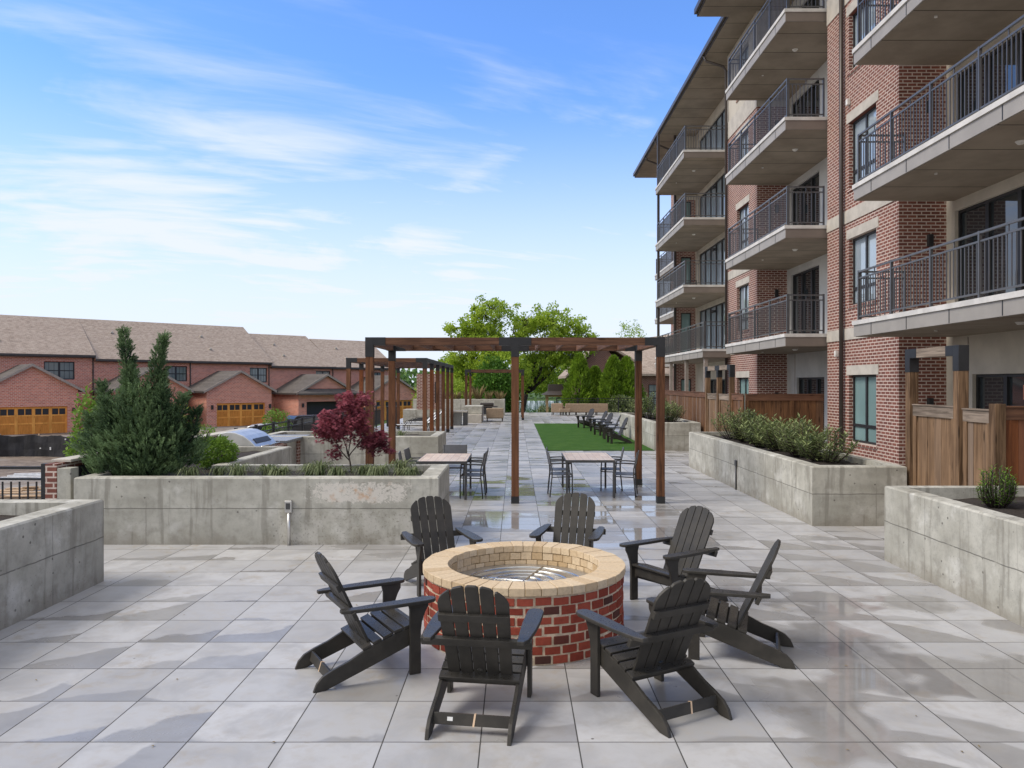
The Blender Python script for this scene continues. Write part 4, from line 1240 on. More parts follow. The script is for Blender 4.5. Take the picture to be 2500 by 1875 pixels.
# ------------------------------------------------------------------ brick townhouses on the left (local frame: +X along the row, +Y away from us)
PH0 = Vector((-26.6, 73.5, 0)); ANG = math.atan2(0.68, 0.73)
GZ = -1.9
def gable_roof(mb, x0, x1, y0, y1, ze, zr, ov, th=0.16):
    # ridge along Y, gable at y0
    xm = (x0 + x1) / 2
    sl = (zr - ze) / (xm - x0)
    a, b = x0 - ov, x1 + ov
    za = ze - sl * ov
    poly = [(a, za), (xm, zr), (b, za), (b, za + th), (xm, zr + th), (a, za + th)]
    mb.prism([(p[0], p[1]) for p in poly], 1, y0, y1)
def townhouse(label, t0, t1, eave, ridge, gx, gpeak, geave, openg=False, win=None, hip_end=False, ghip=False):
    o = PH0 + Vector((math.cos(ANG), math.sin(ANG), 0)) * ((t0 + t1) / 2)
    t = thing("townhouse", label, "house", (o.x, o.y, 0), ANG, "row of brick townhouses", True)
    xm = (t0 + t1) / 2
    A, B = t0 - xm, t1 - xm
    FB = 5.5
    holes = []
    if win: holes = [(win[0] - xm, win[1] - xm, win[2], win[3])]
    mb = MB(); wall_holes(mb, 1, FB, 0.3, A, B, GZ, eave, holes)
    mb.box(A, B, FB + 11.0, FB + 11.3, GZ, eave)
    mb.box(A, A + 0.3, FB + 0.3, FB + 11.0, GZ, eave); mb.box(B - 0.3, B, FB + 0.3, FB + 11.0, GZ, eave)
    mb.build("wall", "brick_house", t)
    # main roof, ridge along X
    mb = MB()
    ov = 0.45
    ry = FB + 5.65
    sl = (ridge - eave) / (ry - FB)
    prof = [(FB - ov, eave - sl * ov), (ry, ridge), (2 * ry - FB + ov, eave - sl * ov), (2 * ry - FB + ov, eave - sl * ov + 0.15), (ry, ridge + 0.15), (FB - ov, eave - sl * ov + 0.15)]
    if hip_end:
        za = eave - sl * ov + 0.15
        y0, y1 = FB - ov, 2 * ry - FB + ov
        hb = B + ov
        hr = B - 0.5; hb = B + 0.15
        vs = [(A, y0, za), (hb, y0, za), (hb, y1, za), (A, y1, za), (A, ry, ridge + 0.15), (hr, ry, ridge + 0.15), (A, y0, za - 0.15), (hb, y0, za - 0.15), (hb, y1, za - 0.15), (A, y1, za - 0.15)]
        mb.add(vs, [(0, 1, 5, 4), (1, 2, 5), (2, 3, 4, 5), (6, 7, 1, 0), (7, 8, 2, 1), (8, 9, 3, 2), (0, 4, 3), (6, 9, 8, 7)])
    else:
        mb.prism(prof, 0, A, B)
    rf = mb.build("roof", "shingle", t)
    mb = MB(); mb.box(A, B, FB - ov - 0.10, FB - ov - 0.002, eave - sl * ov - 0.05, eave - sl * ov + 0.14); mb.box(A, B, FB - ov, FB, eave - sl * ov - 0.10, eave - sl * ov - 0.06); mb.build("gutter", "trim_dark", rf)
    mb = MB()
    for (vx, f) in ((0.28, 0.62), (0.30, 0.25)):
        yy = FB + (ry - FB) * f; zz2 = eave + sl * (ry - FB) * f + 0.15
        x = A + (B - A) * vx
        mb.tube([(x, yy, zz2 - 0.05), (x, yy, zz2 + 0.22)], 0.06, 8); mb.box(x - 0.16, x + 0.1, yy - 0.14, yy + 0.14, zz2 + 0.02, zz2 + 0.12)
    mb.build("roof_vent", "stone", rf)
    mb = MB(); mb.tube([(B - 0.12, FB - 0.06, GZ), (B - 0.12, FB - 0.06, eave - 0.1)], 0.06, 8); mb.build("downspout", "trim_dark", t)
    if win:
        x0, x1, z0, z1 = holes[0]
        f = MB(); y = FB + 0.10; mid = (x0 + x1) / 2
        for a, b in ((x0, x0 + 0.09), (mid - 0.08, mid + 0.08), (x1 - 0.09, x1)): f.box(a, b, y, y + 0.08, z0, z1)
        for a, b in ((z0, z0 + 0.09), ((z0 + z1) / 2 - 0.04, (z0 + z1) / 2 + 0.04), (z1 - 0.09, z1)):
            f.box(x0 + 0.09, mid - 0.08, y + 0.003, y + 0.077, a, b); f.box(mid + 0.08, x1 - 0.09, y + 0.003, y + 0.077, a, b)
        for q in (1, 2):
            for (a, b) in ((x0, mid), (mid, x1)):
                xx = a + (b - a) * q / 3
                f.box(xx - 0.012, xx + 0.012, y + 0.02, y + 0.06, z0 + 0.09, z1 - 0.09)
        fr = f.build("window", "frame_dark", t)
        p = MB(); p.quad((x0 + 0.05, y + 0.04, z0 + 0.05), (x1 - 0.05, y + 0.04, z0 + 0.05), (x1 - 0.05, y + 0.04, z1 - 0.05), (x0 + 0.05, y + 0.04, z1 - 0.05)); p.build("pane", "glass_house", fr)
    # garage in front
    g0, g1 = gx[0] - xm, gx[1] - xm
    gm = (g0 + g1) / 2
    dz = GZ + 2.2
    d0, d1 = gm - 2.4 + 0.15, gm + 2.4 + 0.15
    mb = MB()
    wall_holes(mb, 1, 0.0, 0.3, g0, g1, GZ, geave, [(d0, d1, GZ, dz)])
    mb.box(g0, g0 + 0.3, 0.3, FB, GZ, geave); mb.box(g1 - 0.3, g1, 0.3, FB, GZ, geave)
    gs = (gpeak - geave) / (gm - g0)
    if not ghip:
        mb.prism([(g0, geave), (g1, geave), (gm, gpeak - 0.02)], 1, 0.0, 0.3)
    mb.build("garage_wall", "brick_house", t)
    mb = MB(); gable_roof(mb, g0, g1, -0.30, FB, geave, gpeak, 0.42); gr = mb.build("garage_roof", "shingle_grey", t)
    if ghip:
        mb = MB(); mb.prism([(g0 + 0.7, geave + 0.35), (g1 - 0.7, geave + 0.35), (gm, gpeak - 0.05)], 1, 0.0, 0.3); mb.build("gable", "brick_house", gr)
        mb = MB()
        vs = [(g0 - 0.45, -0.85, geave - 0.12), (g1 + 0.45, -0.85, geave - 0.12), (g1 - 0.4, 0.0, geave + 0.34), (g0 + 0.4, 0.0, geave + 0.34), (g0 - 0.45, -0.85, geave - 0.28), (g1 + 0.45, -0.85, geave - 0.28), (g1 + 0.45, 0.0, geave - 0.28), (g0 - 0.45, 0.0, geave - 0.28)]
        mb.add(vs, [(0, 1, 2, 3), (4, 5, 1, 0), (4, 7, 6, 5)]); mb.build("pent_roof", "shingle_grey", gr)
    # barge boards
    mb = MB()
    sl2 = gs
    za = geave - sl2 * 0.42
    for s in (-1, 1):
        xe = g0 - 0.42 if s < 0 else g1 + 0.42
        mb.prism([(xe, za - 0.06), (gm, gpeak - 0.06), (gm, gpeak + 0.17), (xe, za + 0.17)], 1, -0.36, -0.303)
    mb.build("barge_board", "trim", gr)
    mb = MB(); mb.box(g0 - 0.50, g0 - 0.38, -0.36, FB, za - 0.02, za + 0.13); mb.box(g1 + 0.38, g1 + 0.50, -0.36, FB, za - 0.02, za + 0.13); mb.build("gutter", "trim_dark", gr)
    mb = MB(); mb.box(d0 - 0.12, d1 + 0.12, -0.02, -0.001, dz + 0.02, dz + 0.26); mb.build("lintel", "brick_house", t)
    # garage door
    y = 0.16
    mb = MB()
    if openg:
        mb.box(d0, d1, 1.0, 1.06, GZ, dz); mb.build("garage_door", "frame_dark", t)  # black sheet stands in for the dark, unlit garage interior
    else:
        n = 4; wd = (d1 - d0) / n
        pn = MB(); pn.box(d0, d1, y, y + 0.05, GZ, dz)
        for k in range(n + 1):
            xx = d0 + wd * k
            mb.box(max(d0, xx - 0.11), min(d1, xx + 0.11), y - 0.025, y - 0.001, GZ, dz)
        for zz0, zz1 in ((dz - 0.16, dz), (dz - 0.76, dz - 0.66), (dz - 1.42, dz - 1.30)):
            for k in range(n): mb.box(d0 + wd * k + 0.11, d0 + wd * (k + 1) - 0.11, y - 0.024, y - 0.001, zz0, zz1)
        for k in range(n): mb.box(d0 + wd * (k + 0.5) - 0.03, d0 + wd * (k + 0.5) + 0.03, y - 0.022, y - 0.001, dz - 0.66, dz - 0.16)
        gd = pn.build("garage_door", "door_panel", t); mb.build("door_frame", "garage_door", gd)
        for k in range(n):
            for (a, b) in ((d0 + wd * k + 0.13, d0 + wd * (k + 0.5) - 0.04), (d0 + wd * (k + 0.5) + 0.04, d0 + wd * (k + 1) - 0.13)):
                p = MB(); p.box(a, b, y - 0.010, y - 0.001, dz - 0.65, dz - 0.17); p.build("pane", "frame_dark", gd)
    mb = MB()
    for xx in (d0 - 0.45, d1 + 0.45):
        mb.box(xx - 0.09, xx + 0.09, -0.16, -0.002, GZ + 1.65, GZ + 2.05)
    mb.build("wall_lamp", "frame_dark", t)
    return t
townhouse("brick townhouse at the left edge of the photo with the widest orange garage door", -21.5, -11.3, 4.9, 8.34, (-20.6, -13.9), 3.65, 1.72, win=(-15.3, -12.9, 2.55, 4.15))
townhouse("brick townhouse hidden for the most part by the big cypress", -11.3, -2.6, 4.6, 8.34, (-11.2, -4.9), 3.5, 1.62, win=(-5.1, -3.0, 2.4, 3.9))
townhouse("brick townhouse with an orange garage door seen above the stainless grill", -2.6, 5.6, 4.58, 8.34, (-3.2, 3.2), 3.30, 1.55, win=(3.4, 5.3, 2.3, 3.85), hip_end=True)
townhouse("brick townhouse with an open dark garage behind the red maple", 5.6, 13.2, 4.2, 7.65, (6.1, 12.4), 3.05, 1.30, openg=True, win=(11.0, 12.8, 2.3, 3.6), ghip=True, hip_end=True)
townhouse("last brick townhouse of the row, behind the posts of the front pergola", 13.2, 21.5, 4.15, 7.36, (14.6, 20.6), 2.95, 1.25, win=(18.2, 20.0, 2.1, 3.5))

# ------------------------------------------------------------------ brick house beyond the lawn
h = thing("brick_house", "brown brick house with a grey gable roof behind the clipped evergreens", "house", (11, 72, 0))
mb = MB()
mb.box(5.4, 10.2, 72, 84, GZ, 3.0)
mb.prism([(5.4, 3.0), (10.9, 3.0), (8.1, 5.95)], 1, 72, 84)
mb.box(10.2, 22.0, 70.5, 84, GZ, 3.15)
mb.build("wall", "brick_far", h)
mb = MB()
mb.prism([(4.7, 2.70), (8.1, 6.05), (14.4, 2.30), (14.4, 2.50), (8.1, 6.27), (4.7, 2.92)], 1, 71.6, 84.4)
mb.build("roof", "shingle", h)
mb = MB()
mb.add([(9.6, 70.0, 3.1), (23.0, 70.0, 3.1), (23.0, 77.2, 8.2), (8.0, 77.2, 6.1), (9.6, 70.0, 2.9), (23.0, 70.0, 2.9), (23, 77.2, 3.0), (9.6, 77.2, 3.0)], [(0, 1, 2, 3), (4, 5, 1, 0), (4, 7, 6, 5), (1, 5, 6, 2), (0, 3, 7, 4)])
mb.build("porch_roof", "shingle", h)
f = MB(); f.box(12.3, 13.7, 70.42, 70.49, -0.4, 2.1)
fr = f.build("window", "frame_dark", h)
p = MB()
for i in range(3):
    for j in range(4):
        p.box(12.36 + i * 0.45, 12.76 + i * 0.45, 70.405, 70.419, -0.3 + j * 0.6, 0.22 + j * 0.6)
p.build("pane", "glass_house", fr)

# ------------------------------------------------------------------ grill island and grill
isl = thing("grill_island", "brick and concrete grill counter with a grey top behind the left planter", "counter", (-5.9, 17.6, 0))
mb = MB(); mb.box(-6.3, -5.34, 16.0, 17.60, 0, 0.62); mb.box(-6.3, -5.34, 17.6, 19.3, 0, 0.86); mb.build("base", "concrete", isl)
for a, b in ((16.9, 17.6), (18.5, 19.3)):
    mb = MB(); mb.box(-5.338, -5.28, a, b, 0, 0.86); mb.build("brick_pier", "brick_apt", isl)
mb = MB(); mb.box(-5.338, -5.315, 17.63, 18.47, 0.08, 0.84); mb.build("cabinet_door", "stainless_dull", isl, 0.004)
mb = MB(); mb.box(-6.35, -5.22, 17.35, 19.4, 0.865, 0.925); mb.build("countertop", "granite", isl, 0.005)
gr = thing("grill", "stainless gas grill with a curved hood on the brick counter", "grill", (-5.85, 16.6, 0.62))
mb = MB(); mb.box(-6.28, -5.36, 15.85, 17.30, 0.622, 0.80); mb.build("body", "stainless_dull", gr, 0.01)
hood = [(-6.22, 0.805), (-6.22, 1.13), (-6.16, 1.19), (-6.03, 1.215), (-5.86, 1.20), (-5.68, 1.13), (-5.52, 1.01), (-5.42, 0.90), (-5.39, 0.805)]
mb = MB(); mb.prism(hood, 1, 15.90, 17.26); hd = mb.build("hood", "hood_steel", gr, 0.012)
mb = MB(); mb.tube([(-5.33, 15.98, 0.90), (-5.33, 17.18, 0.90)], 0.018, 10); mb.build("handle", "stainless", hd, smooth=True)
mb = MB(); mb.prism([(-5.56, 1.055), (-5.47, 0.965), (-5.465, 0.972), (-5.555, 1.062)], 1, 16.1, 17.05); mb.build("window", "frame_dark", hd)
mb = MB(); mb.tube([(-6.0, 15.885, 0.86), (-5.98, 15.885, 0.98), (-6.02, 15.885, 1.03)], 0.016, 8); mb.build("hook", "rail", hd, smooth=True)

# ------------------------------------------------------------------ left edge of the terrace
par = thing("parapet_wall", "low brick and concrete parapet wall behind the cypress at the left edge of the terrace", "wall", (-6.4, 10.75, 0))
mb = MB(); mb.box(-6.62, -6.46, 10.72, 18.5, -1.9, 1.10); mb.build("brick_face", "brick_apt", par)
mb = MB(); mb.box(-6.455, -6.26, 10.72, 10.92, 0, 1.04); mb.build("concrete_end", "concrete", par, 0.01)
mb = MB(); mb.box(-6.455, -6.40, 10.925, 18.5, 0, 1.02); mb.build("membrane", "black_fabric", par)
mb = MB(); mb.box(-6.66, -6.38, 10.93, 18.5, 1.105, 1.145); mb.build("coping", "stone", par, 0.006)
def picket(label, p0, p1, z0, hgt, npost, name="metal_railing", gapz=0.16, sp=0.12):
    t = thing(name, label, "railing", p0)
    p0v, p1v = Vector(p0), Vector(p1)
    d = p1v - p0v; L = d.length; d.normalize()
    rot = Matrix.Rotation(math.atan2(d.y, d.x), 3, "Z")
    mid = (p0v + p1v) / 2
    for k in range(npost + 1):
        q = p0v + d * (L * k / npost)
        mb = MB(); mb.obox(q + Vector((0, 0, hgt / 2 + 0.02)), (0.036, 0.036, hgt / 2 + 0.02), rot); mb.build("post", "steel", t)
    mb = MB()
    for z, hh in ((hgt - 0.02, 0.02), (hgt - 0.02 - gapz, 0.016), (0.12, 0.016)):
        mb.obox(mid + Vector((0, 0, z)), (L / 2, 0.018, hh), rot)
    mb.build("rails", "steel", t)
    mb = MB(); nb = int(L / sp)
    for k in range(1, nb):
        q = p0v + d * (L * k / nb)
        mb.obox(q + Vector((0, 0, (hgt - 0.07 - gapz) / 2 + 0.065)), (0.009, 0.009, (hgt - 0.17 - gapz) / 2), rot)
    mb.build("pickets", "steel", t)
    return t
picket("black metal railing at the left edge of the photo, ending at the brick parapet", (-9.3, 10.78, 0), (-6.66, 10.78, 0), 0, 1.06, 2)
picket("black metal railing behind the grill along the left edge of the terrace", (-7.05, 19.2, 0), (-7.05, 40.0, 0), 0, 1.07, 14)
picket("long black metal fence across the far end of the terrace behind the tan sofas", (3.1, 57.6, 0), (14.0, 57.6, 0), 0, 1.09, 7, "metal_fence")

# silt fence and building site below
sf = thing("silt_fence", "black fabric construction fence below the orange garage door at the left", "fence", (-22, 42, GZ))
mb = MB()
n = 90
rng = random.Random(5)
pts = []
for k in range(n + 1):
    x = -31 + 18.5 * k / n
    pts.append((x, 42 + 0.9 * math.sin(k * 0.09) + 0.025 * math.sin(k * 1.7), 1.18 + 0.04 * math.sin(k * 0.8) + rng.uniform(-0.02, 0.02)))
vs = []
for (x, y, hh) in pts:
    for q in range(4):
        vs.append((x, y + 0.02 * math.sin(q * 2.1 + x * 3), GZ + hh * q / 3))
fs = [(k * 4 + q, (k + 1) * 4 + q, (k + 1) * 4 + q + 1, k * 4 + q + 1) for k in range(n) for q in range(3)]
mb.add(vs, fs)
ob = mb.build("fabric", "black_fabric", sf)
md = ob.modifiers.new("thick", "SOLIDIFY"); md.thickness = 0.01
for k in range(0, n + 1, 10):
    x, y, hh = pts[k]
    mb = MB(); mb.box(x - 0.03, x + 0.03, y + 0.06, y + 0.12, GZ, GZ + 1.28); mb.build("stake", "lumber", sf)
mb = MB()
for k in (8, 21, 24, 29, 38, 44, 47, 52, 60, 66):
    x, y, hh = pts[k]
    zc = GZ + 0.35 + 0.65 * rng.random(); s = rng.uniform(0.02, 0.07)
    mb.box(x - 0.04, x + 0.04, y - 0.075, y - 0.068, zc - s, zc + s * 1.8)
mb.build("tape_patches", "white_pvc", sf)
sf2 = thing("silt_fence", "black fabric construction fence right of the cypress, before the orange garage door", "fence", (-15.0, 37, GZ))
mb = MB()
vs = []
for k in range(21):
    x = -16.2 + 2.9 * k / 20
    for q in range(3): vs.append((x, 37 + 0.1 * math.sin(k * 0.9) + 0.04 * q, GZ + (0.95 + 0.015 * k) * q / 2))
mb.add(vs, [(k * 3 + q, (k + 1) * 3 + q, (k + 1) * 3 + q + 1, k * 3 + q + 1) for k in range(20) for q in range(2)])
ob = mb.build("fabric", "black_fabric", sf2); md = ob.modifiers.new("thick", "SOLIDIFY"); md.thickness = 0.01
# lumber on the lower ground
def pile(label, name, items, mat, grp=None):
    x, y = items[0][0][0], items[0][0][1]
    t = thing(name, label, "lumber" if name == "lumber_pile" else "pipes", (x, y, GZ), 0, grp)
    for (c, L, ang, w, hh) in items:
        mb = MB(); mb.obox(c, (L / 2, w, hh), Matrix.Rotation(R(ang), 3, "Z")); mb.build("plank" if name == "lumber_pile" else "pipe", mat, t, 0.004)
    return t
rng = random.Random(11)
items = []
for k in range(16):
    items.append(((-13.6 + rng.uniform(-1.4, 1.4), 22.5 + rng.uniform(-1.6, 1.6), GZ + 0.05 + 0.055 * (k // 2)), rng.uniform(2.2, 4.0), rng.uniform(-12, 22), 0.07 + 0.05 * rng.random(), 0.02))
pile("heap of raw lumber planks seen through the railing at the left", "lumber_pile", items, "lumber")
items = [((-17.5 + 0.1 * k, 29.0 + 0.25 * k, GZ + 0.5 + 0.04 * k), 4.2, 12 + k, 0.05, 0.05) for k in range(4)]
pile("bundle of white plastic pipes lying on the building site at the left edge", "pipe_bundle", items, "white_pvc")
items = []
for k in range(9):
    items.append(((-18.3 + rng.uniform(-1.5, 2.5), 27.5 + rng.uniform(-1.0, 1.0), GZ + 0.06 + 0.06 * (k // 2)), rng.uniform(2.2, 4.4), rng.uniform(2, 18), 0.10, 0.025))
pile("stack of brown planks under the white pipes", "lumber_pile", items, "lumber")
bw = thing("brick_wall", "low unfinished brick wall on the building site, seen through the left railing", "wall", (-14.5, 26, GZ))
mb = MB(); mb.box(-16.2, -11.8, 26.0, 26.25, GZ, GZ + 0.55); mb.build("brickwork", "brick_apt", bw)
mb = MB(); mb.box(-16.25, -11.75, 25.95, 26.3, GZ + 0.555, GZ + 0.63); mb.build("coping", "stone", bw, 0.005)

# ------------------------------------------------------------------ cars
def car(label, loc, rz, paint, suv=False, name="parked_car"):
    t = thing(name, label, "car", loc, rz, None, True)
    H = 1.72 if suv else 1.45
    L = 4.6
    hw = 0.90
    prof = [(-2.3, 0.42), (-2.28, 0.78), (-2.0, 0.92), (-1.15, 0.98), (-1.1, 0.98), (1.25, 0.98), (1.3, 0.97), (2.15, 0.88 + 0.1 * suv), (2.3, 0.70), (2.3, 0.40), (1.85, 0.24), (-1.9, 0.24)]
    mb = MB(); mb.prism(prof, 1, -hw, hw); mb.build("body", paint, t, 0.05, seg=3)
    if suv: cab = [(-2.2, 0.96), (-2.05, 1.50), (-1.8, H), (0.2, H), (0.55, H - 0.08), (1.25, 0.96)]
    else: cab = [(-1.75, 0.96), (-1.05, H - 0.08), (-0.5, H), (0.15, H), (0.55, H - 0.1), (1.35, 0.96)]
    mb = MB(); mb.prism(cab, 1, -hw + 0.12, hw - 0.12); cb = mb.build("cabin", paint, t, 0.06, seg=3)
    def inset(s): 
        cx = sum(p[0] for p in cab) / len(cab); cz = 1.24
        return [(cx + (p[0] - cx) * s, cz + (p[1] - cz) * s * 0.92) for p in cab]
    for s in (-1, 1):
        mb = MB(); y = s * (hw - 0.115); mb.prism(inset(0.80), 1, min(y, y - s * 0.01), max(y, y - s * 0.01)); mb.build("side_window", "glass", cb)
    a, b = cab[-1], cab[-2]
    mb = MB(); mb.add([(a[0] + 0.02, -0.7, a[1] + 0.06), (a[0] + 0.02, 0.7, a[1] + 0.06), (b[0] + 0.03, 0.62, b[1] - 0.01), (b[0] + 0.03, -0.62, b[1] - 0.01)], [(0, 1, 2, 3)]); mb.build("windscreen", "glass", cb)
    a, b = cab[0], cab[1]
    mb = MB(); mb.add([(a[0] - 0.02, -0.7, a[1] + 0.06), (b[0] - 0.03, -0.62, b[1] - 0.01), (b[0] - 0.03, 0.62, b[1] - 0.01), (a[0] - 0.02, 0.7, a[1] + 0.06)], [(0, 1, 2, 3)]); mb.build("rear_window", "glass", cb)
    for x in (-1.4, 1.4):
        for s in (-1, 1):
            y0, y1 = sorted((s * (hw - 0.18), s * (hw + 0.015)))
            mb = MB(); mb.tube([(x, y0, 0.33), (x, y1, 0.33)], 0.33, 20); wl = mb.build("wheel", "rubber", t)
            mb = MB(); mb.tube([(x, s * (hw + 0.01), 0.33), (x, s * (hw + 0.022), 0.33)], 0.20, 16); mb.build("rim", "stainless", wl)
    for s in (-1, 1):
        mb = MB(); mb.box(2.24, 2.315, s * 0.55 - 0.18, s * 0.55 + 0.18, 0.66, 0.78); mb.build("headlight", "lamp", t, 0.02)
    return t
car("silver car parked below the terrace, its roof showing behind the grill hood", (-16.3, 50.0, GZ), R(14), "car_paint")
car("dark sport utility car in front of the open garage, left of the red maple", (-15.1, 57.5, GZ), R(40), "car_dark", True)

# ------------------------------------------------------------------ fireplace, loungers and lounge furniture
fpz = thing("brick_fireplace", "tall brick outdoor fireplace standing behind the posts of the long pergola", "fireplace", (-4.55, 40, 0))
mb = MB(); mb.box(-5.2, -3.95, 40.0, 41.0, 0.85, 2.72); mb.build("chimney", "brick_apt", fpz)
mb = MB(); mb.box(-5.9, -3.4, 39.9, 41.1, 0, 0.85); mb.build("base", "concrete", fpz, 0.01)
mb = MB(); mb.box(-4.25, -4.12, 39.985, 39.999, 1.2, 2.3); mb.build("slot", "frame_dark", fpz)
def lounger(label, loc, rz, back=0.8):
    t = thing("chaise_lounge", label, "sun lounger", loc, rz, "chaise lounges under the long pergola", True)
    mb = MB()
    for s in (-1, 1):
        mb.tube([(s * 0.32, 0.0, 0.36), (s * 0.32, 1.25, 0.36)], 0.016, 8)
        mb.tube([(s * 0.32, 0.1, 0.36), (s * 0.32, 0.1, 0.0)], 0.015, 8); mb.tube([(s * 0.32, 1.2, 0.36), (s * 0.32, 1.3, 0.0)], 0.015, 8)
        mb.tube([(s * 0.32, 0.35, 0.36), (s * 0.32, 0.5, 0.55), (s * 0.32, 1.2, 0.55), (s * 0.32, 1.35, 0.36)], 0.014, 8)
    mb.tube([(-0.32, 0.0, 0.36), (0.32, 0.0, 0.36)], 0.015, 8)
    mb.build("frame", "steel", t, smooth=True)
    mb = MB(); mb.box(-0.30, 0.30, 0.02, 1.22, 0.355, 0.368); mb.build("seat", "tag", t)
    c, s_ = math.cos(back), math.sin(back)
    mb = MB(); vs = []
    mb.obox((0, 1.25 + 0.36 * c, 0.37 + 0.36 * s_), (0.30, 0.36, 0.008), Matrix.Rotation(back, 3, "X")); mb.build("backrest", "tag", t)
    mb = MB()
    for s in (-1, 1): mb.tube([(s * 0.32, 1.22, 0.36), (s * 0.32, 1.25 + 0.74 * c, 0.37 + 0.74 * s_)], 0.017, 8)
    mb.build("back_frame", "steel", t, smooth=True)
    return t
l0 = lounger("white and black chaise lounge under the long pergola, nearest to the red maple", (-5.35, 34.2, 0), -PI / 2 + 0.25)
dup(l0, (-5.3, 35.4, 0), -PI / 2 + 0.25, "white and black chaise lounge in the middle under the long pergola")
dup(l0, (-5.25, 36.6, 0), -PI / 2 + 0.25, "white and black chaise lounge under the long pergola, farthest back of the three")
bn = thing("utility_cart", "dark upright service box in front of the fireplace base, left of the pergola posts", "cart", (-6.0, 37.5, 0))
mb = MB(); mb.box(-6.45, -5.95, 38.0, 38.5, 0.06, 1.02); mb.build("box", "steel", bn, 0.02)
mb = MB(); mb.box(-6.48, -5.92, 37.97, 38.53, 1.025, 1.08); mb.build("lid", "steel", bn, 0.02)
ct = thing("counter_table", "pale concrete counter table with one dark leg, right of the long pergola", "table", (-3.0, 40.5, 0))
mb = MB(); mb.box(-4.2, -2.58, 40.4, 41.3, 0.68, 0.75); mb.build("top", "stone", ct, 0.01)
mb = MB(); mb.box(-2.80, -2.58, 40.42, 41.28, 0, 0.675); mb.build("leg", "rail", ct)
mb = MB(); mb.box(-4.2, -2.9, 40.8, 41.1, 0, 0.675); mb.build("front_panel", "panel", ct)
cb = thing("concrete_bench_wall", "square concrete bench block in front of the far planter", "bench", (-2.3, 42.6, 0))
mb = MB(); mb.box(-2.75, -1.92, 42.6, 45.5, 0, 0.46); mb.build("seat_block", "stone", cb, 0.01)
mb = MB(); mb.box(-2.95, -1.92, 43.2, 45.5, 0.465, 0.92); mb.build("back_block", "concrete", cb, 0.01)
ft = thing("fire_table", "dark metal fire table behind the single tan armchair", "fire table", (-1.75, 48, 0))
mb = MB(); mb.box(-2.3, -1.5, 48.0, 48.8, 0.25, 0.72); mb.build("body", "rail", ft, 0.02)
mb = MB(); mb.box(-2.75, -1.15, 47.8, 49.0, 0.722, 0.77); mb.build("tabletop", "trim_dark", ft, 0.01)
mb = MB(); mb.box(-2.25, -1.4, 48.1, 48.7, 0.775, 0.98); mb.build("cover", "trim_dark", ft, 0.05)
def seat(label, name, cat, loc, W, D, H, rz=0.0, grp=None, nleg=2):
    t = thing(name, label, cat, loc, rz, grp, True)
    # seen from behind: +Y is forward (away from us)
    mb = MB(); mb.box(-W / 2, W / 2, 0.0, 0.20, 0.20, H); mb.build("backrest", "cushion", t, 0.05, seg=3)
    mb = MB(); mb.box(-W / 2 + 0.16, W / 2 - 0.16, 0.205, D, 0.18, 0.44); mb.build("seat", "cushion", t, 0.04, seg=3)
    for s in (-1, 1):
        a, b = sorted((s * (W / 2 - 0.005), s * (W / 2 - 0.15)))
        mb = MB(); mb.box(a, b, 0.205, D, 0.18, 0.62); mb.build("arm", "cushion", t, 0.04, seg=3)
    for k in range(nleg + 1):
        x = -W / 2 + 0.06 + (W - 0.12) * k / nleg
        for y in (0.05, D - 0.08):
            mb = MB(); mb.box(x - 0.03, x + 0.03, y - 0.03, y + 0.03, 0, 0.20); mb.build("leg", "trim_dark", t)
    return t
sg = "tan outdoor lounge seats"
seat("single tan outdoor armchair with its back to us, left of the middle pergola post", "armchair", "chair", (-1.2, 44.0, 0), 1.0, 0.85, 0.78, 0.04, sg, 1)
seat("long tan outdoor sofa with its back to us, in front of the far metal fence", "sofa", "sofa", (4.93, 52.8, 0), 2.95, 0.9, 0.81, 0.0, sg, 4)
seat("tan outdoor armchair left of the long tan sofa", "armchair", "chair", (2.86, 52.8, 0), 0.82, 0.85, 0.83, -0.2, sg, 1)
ot = thing("side_table", "low tan side table between the far armchair and the long sofa", "table", (3.35, 52.5, 0))
mb = MB(); mb.box(3.02, 3.75, 52.3, 52.9, 0.24, 0.46); mb.build("top", "cushion", ot, 0.02)
for x in (3.06, 3.68):
    for y in (52.34, 52.84):
        mb = MB(); mb.box(x, x + 0.05, y, y + 0.05, 0, 0.238); mb.build("leg", "trim_dark", ot)
# small pavilion by the lake
pv = thing("garden_pavilion", "small wooden pavilion with a dark roof by the lake", "pavilion", (4.6, 84, GZ))
px0, px1, py0, py1 = 3.45, 5.55, 83.0, 85.2
for x in (px0, px1):
    for y in (py0, py1):
        mb = MB(); mb.box(x - 0.11, x + 0.11, y - 0.11, y + 0.11, GZ, 0.72); mb.build("post", "lumber", pv)
mb = MB(); mb.box(px0 - 0.2, px1 + 0.2, py0 - 0.2, py1 + 0.2, 0.73, 0.90); mb.build("beam", "lumber", pv)
mb = MB()
a, b, c2, d2 = px0 - 0.6, px1 + 0.6, py0 - 0.6, py1 + 0.6
xm, ym = (px0 + px1) / 2, (py0 + py1) / 2
vs = [(a, c2, 0.95), (b, c2, 0.95), (b, d2, 0.95), (a, d2, 0.95), (xm - 0.95, ym - 0.6, 1.35), (xm + 0.95, ym - 0.6, 1.35), (xm + 0.95, ym + 0.6, 1.35), (xm - 0.95, ym + 0.6, 1.35),
      (xm - 0.9, ym - 0.55, 2.1), (xm + 0.9, ym - 0.55, 2.1), (xm + 0.9, ym + 0.55, 2.1), (xm - 0.9, ym + 0.55, 2.1)]
mb.add(vs, [(0, 1, 5, 4), (1, 2, 6, 5), (2, 3, 7, 6), (3, 0, 4, 7), (4, 5, 9, 8), (5, 6, 10, 9), (6, 7, 11, 10), (7, 4, 8, 11), (8, 9, 10, 11), (0, 3, 2, 1)])
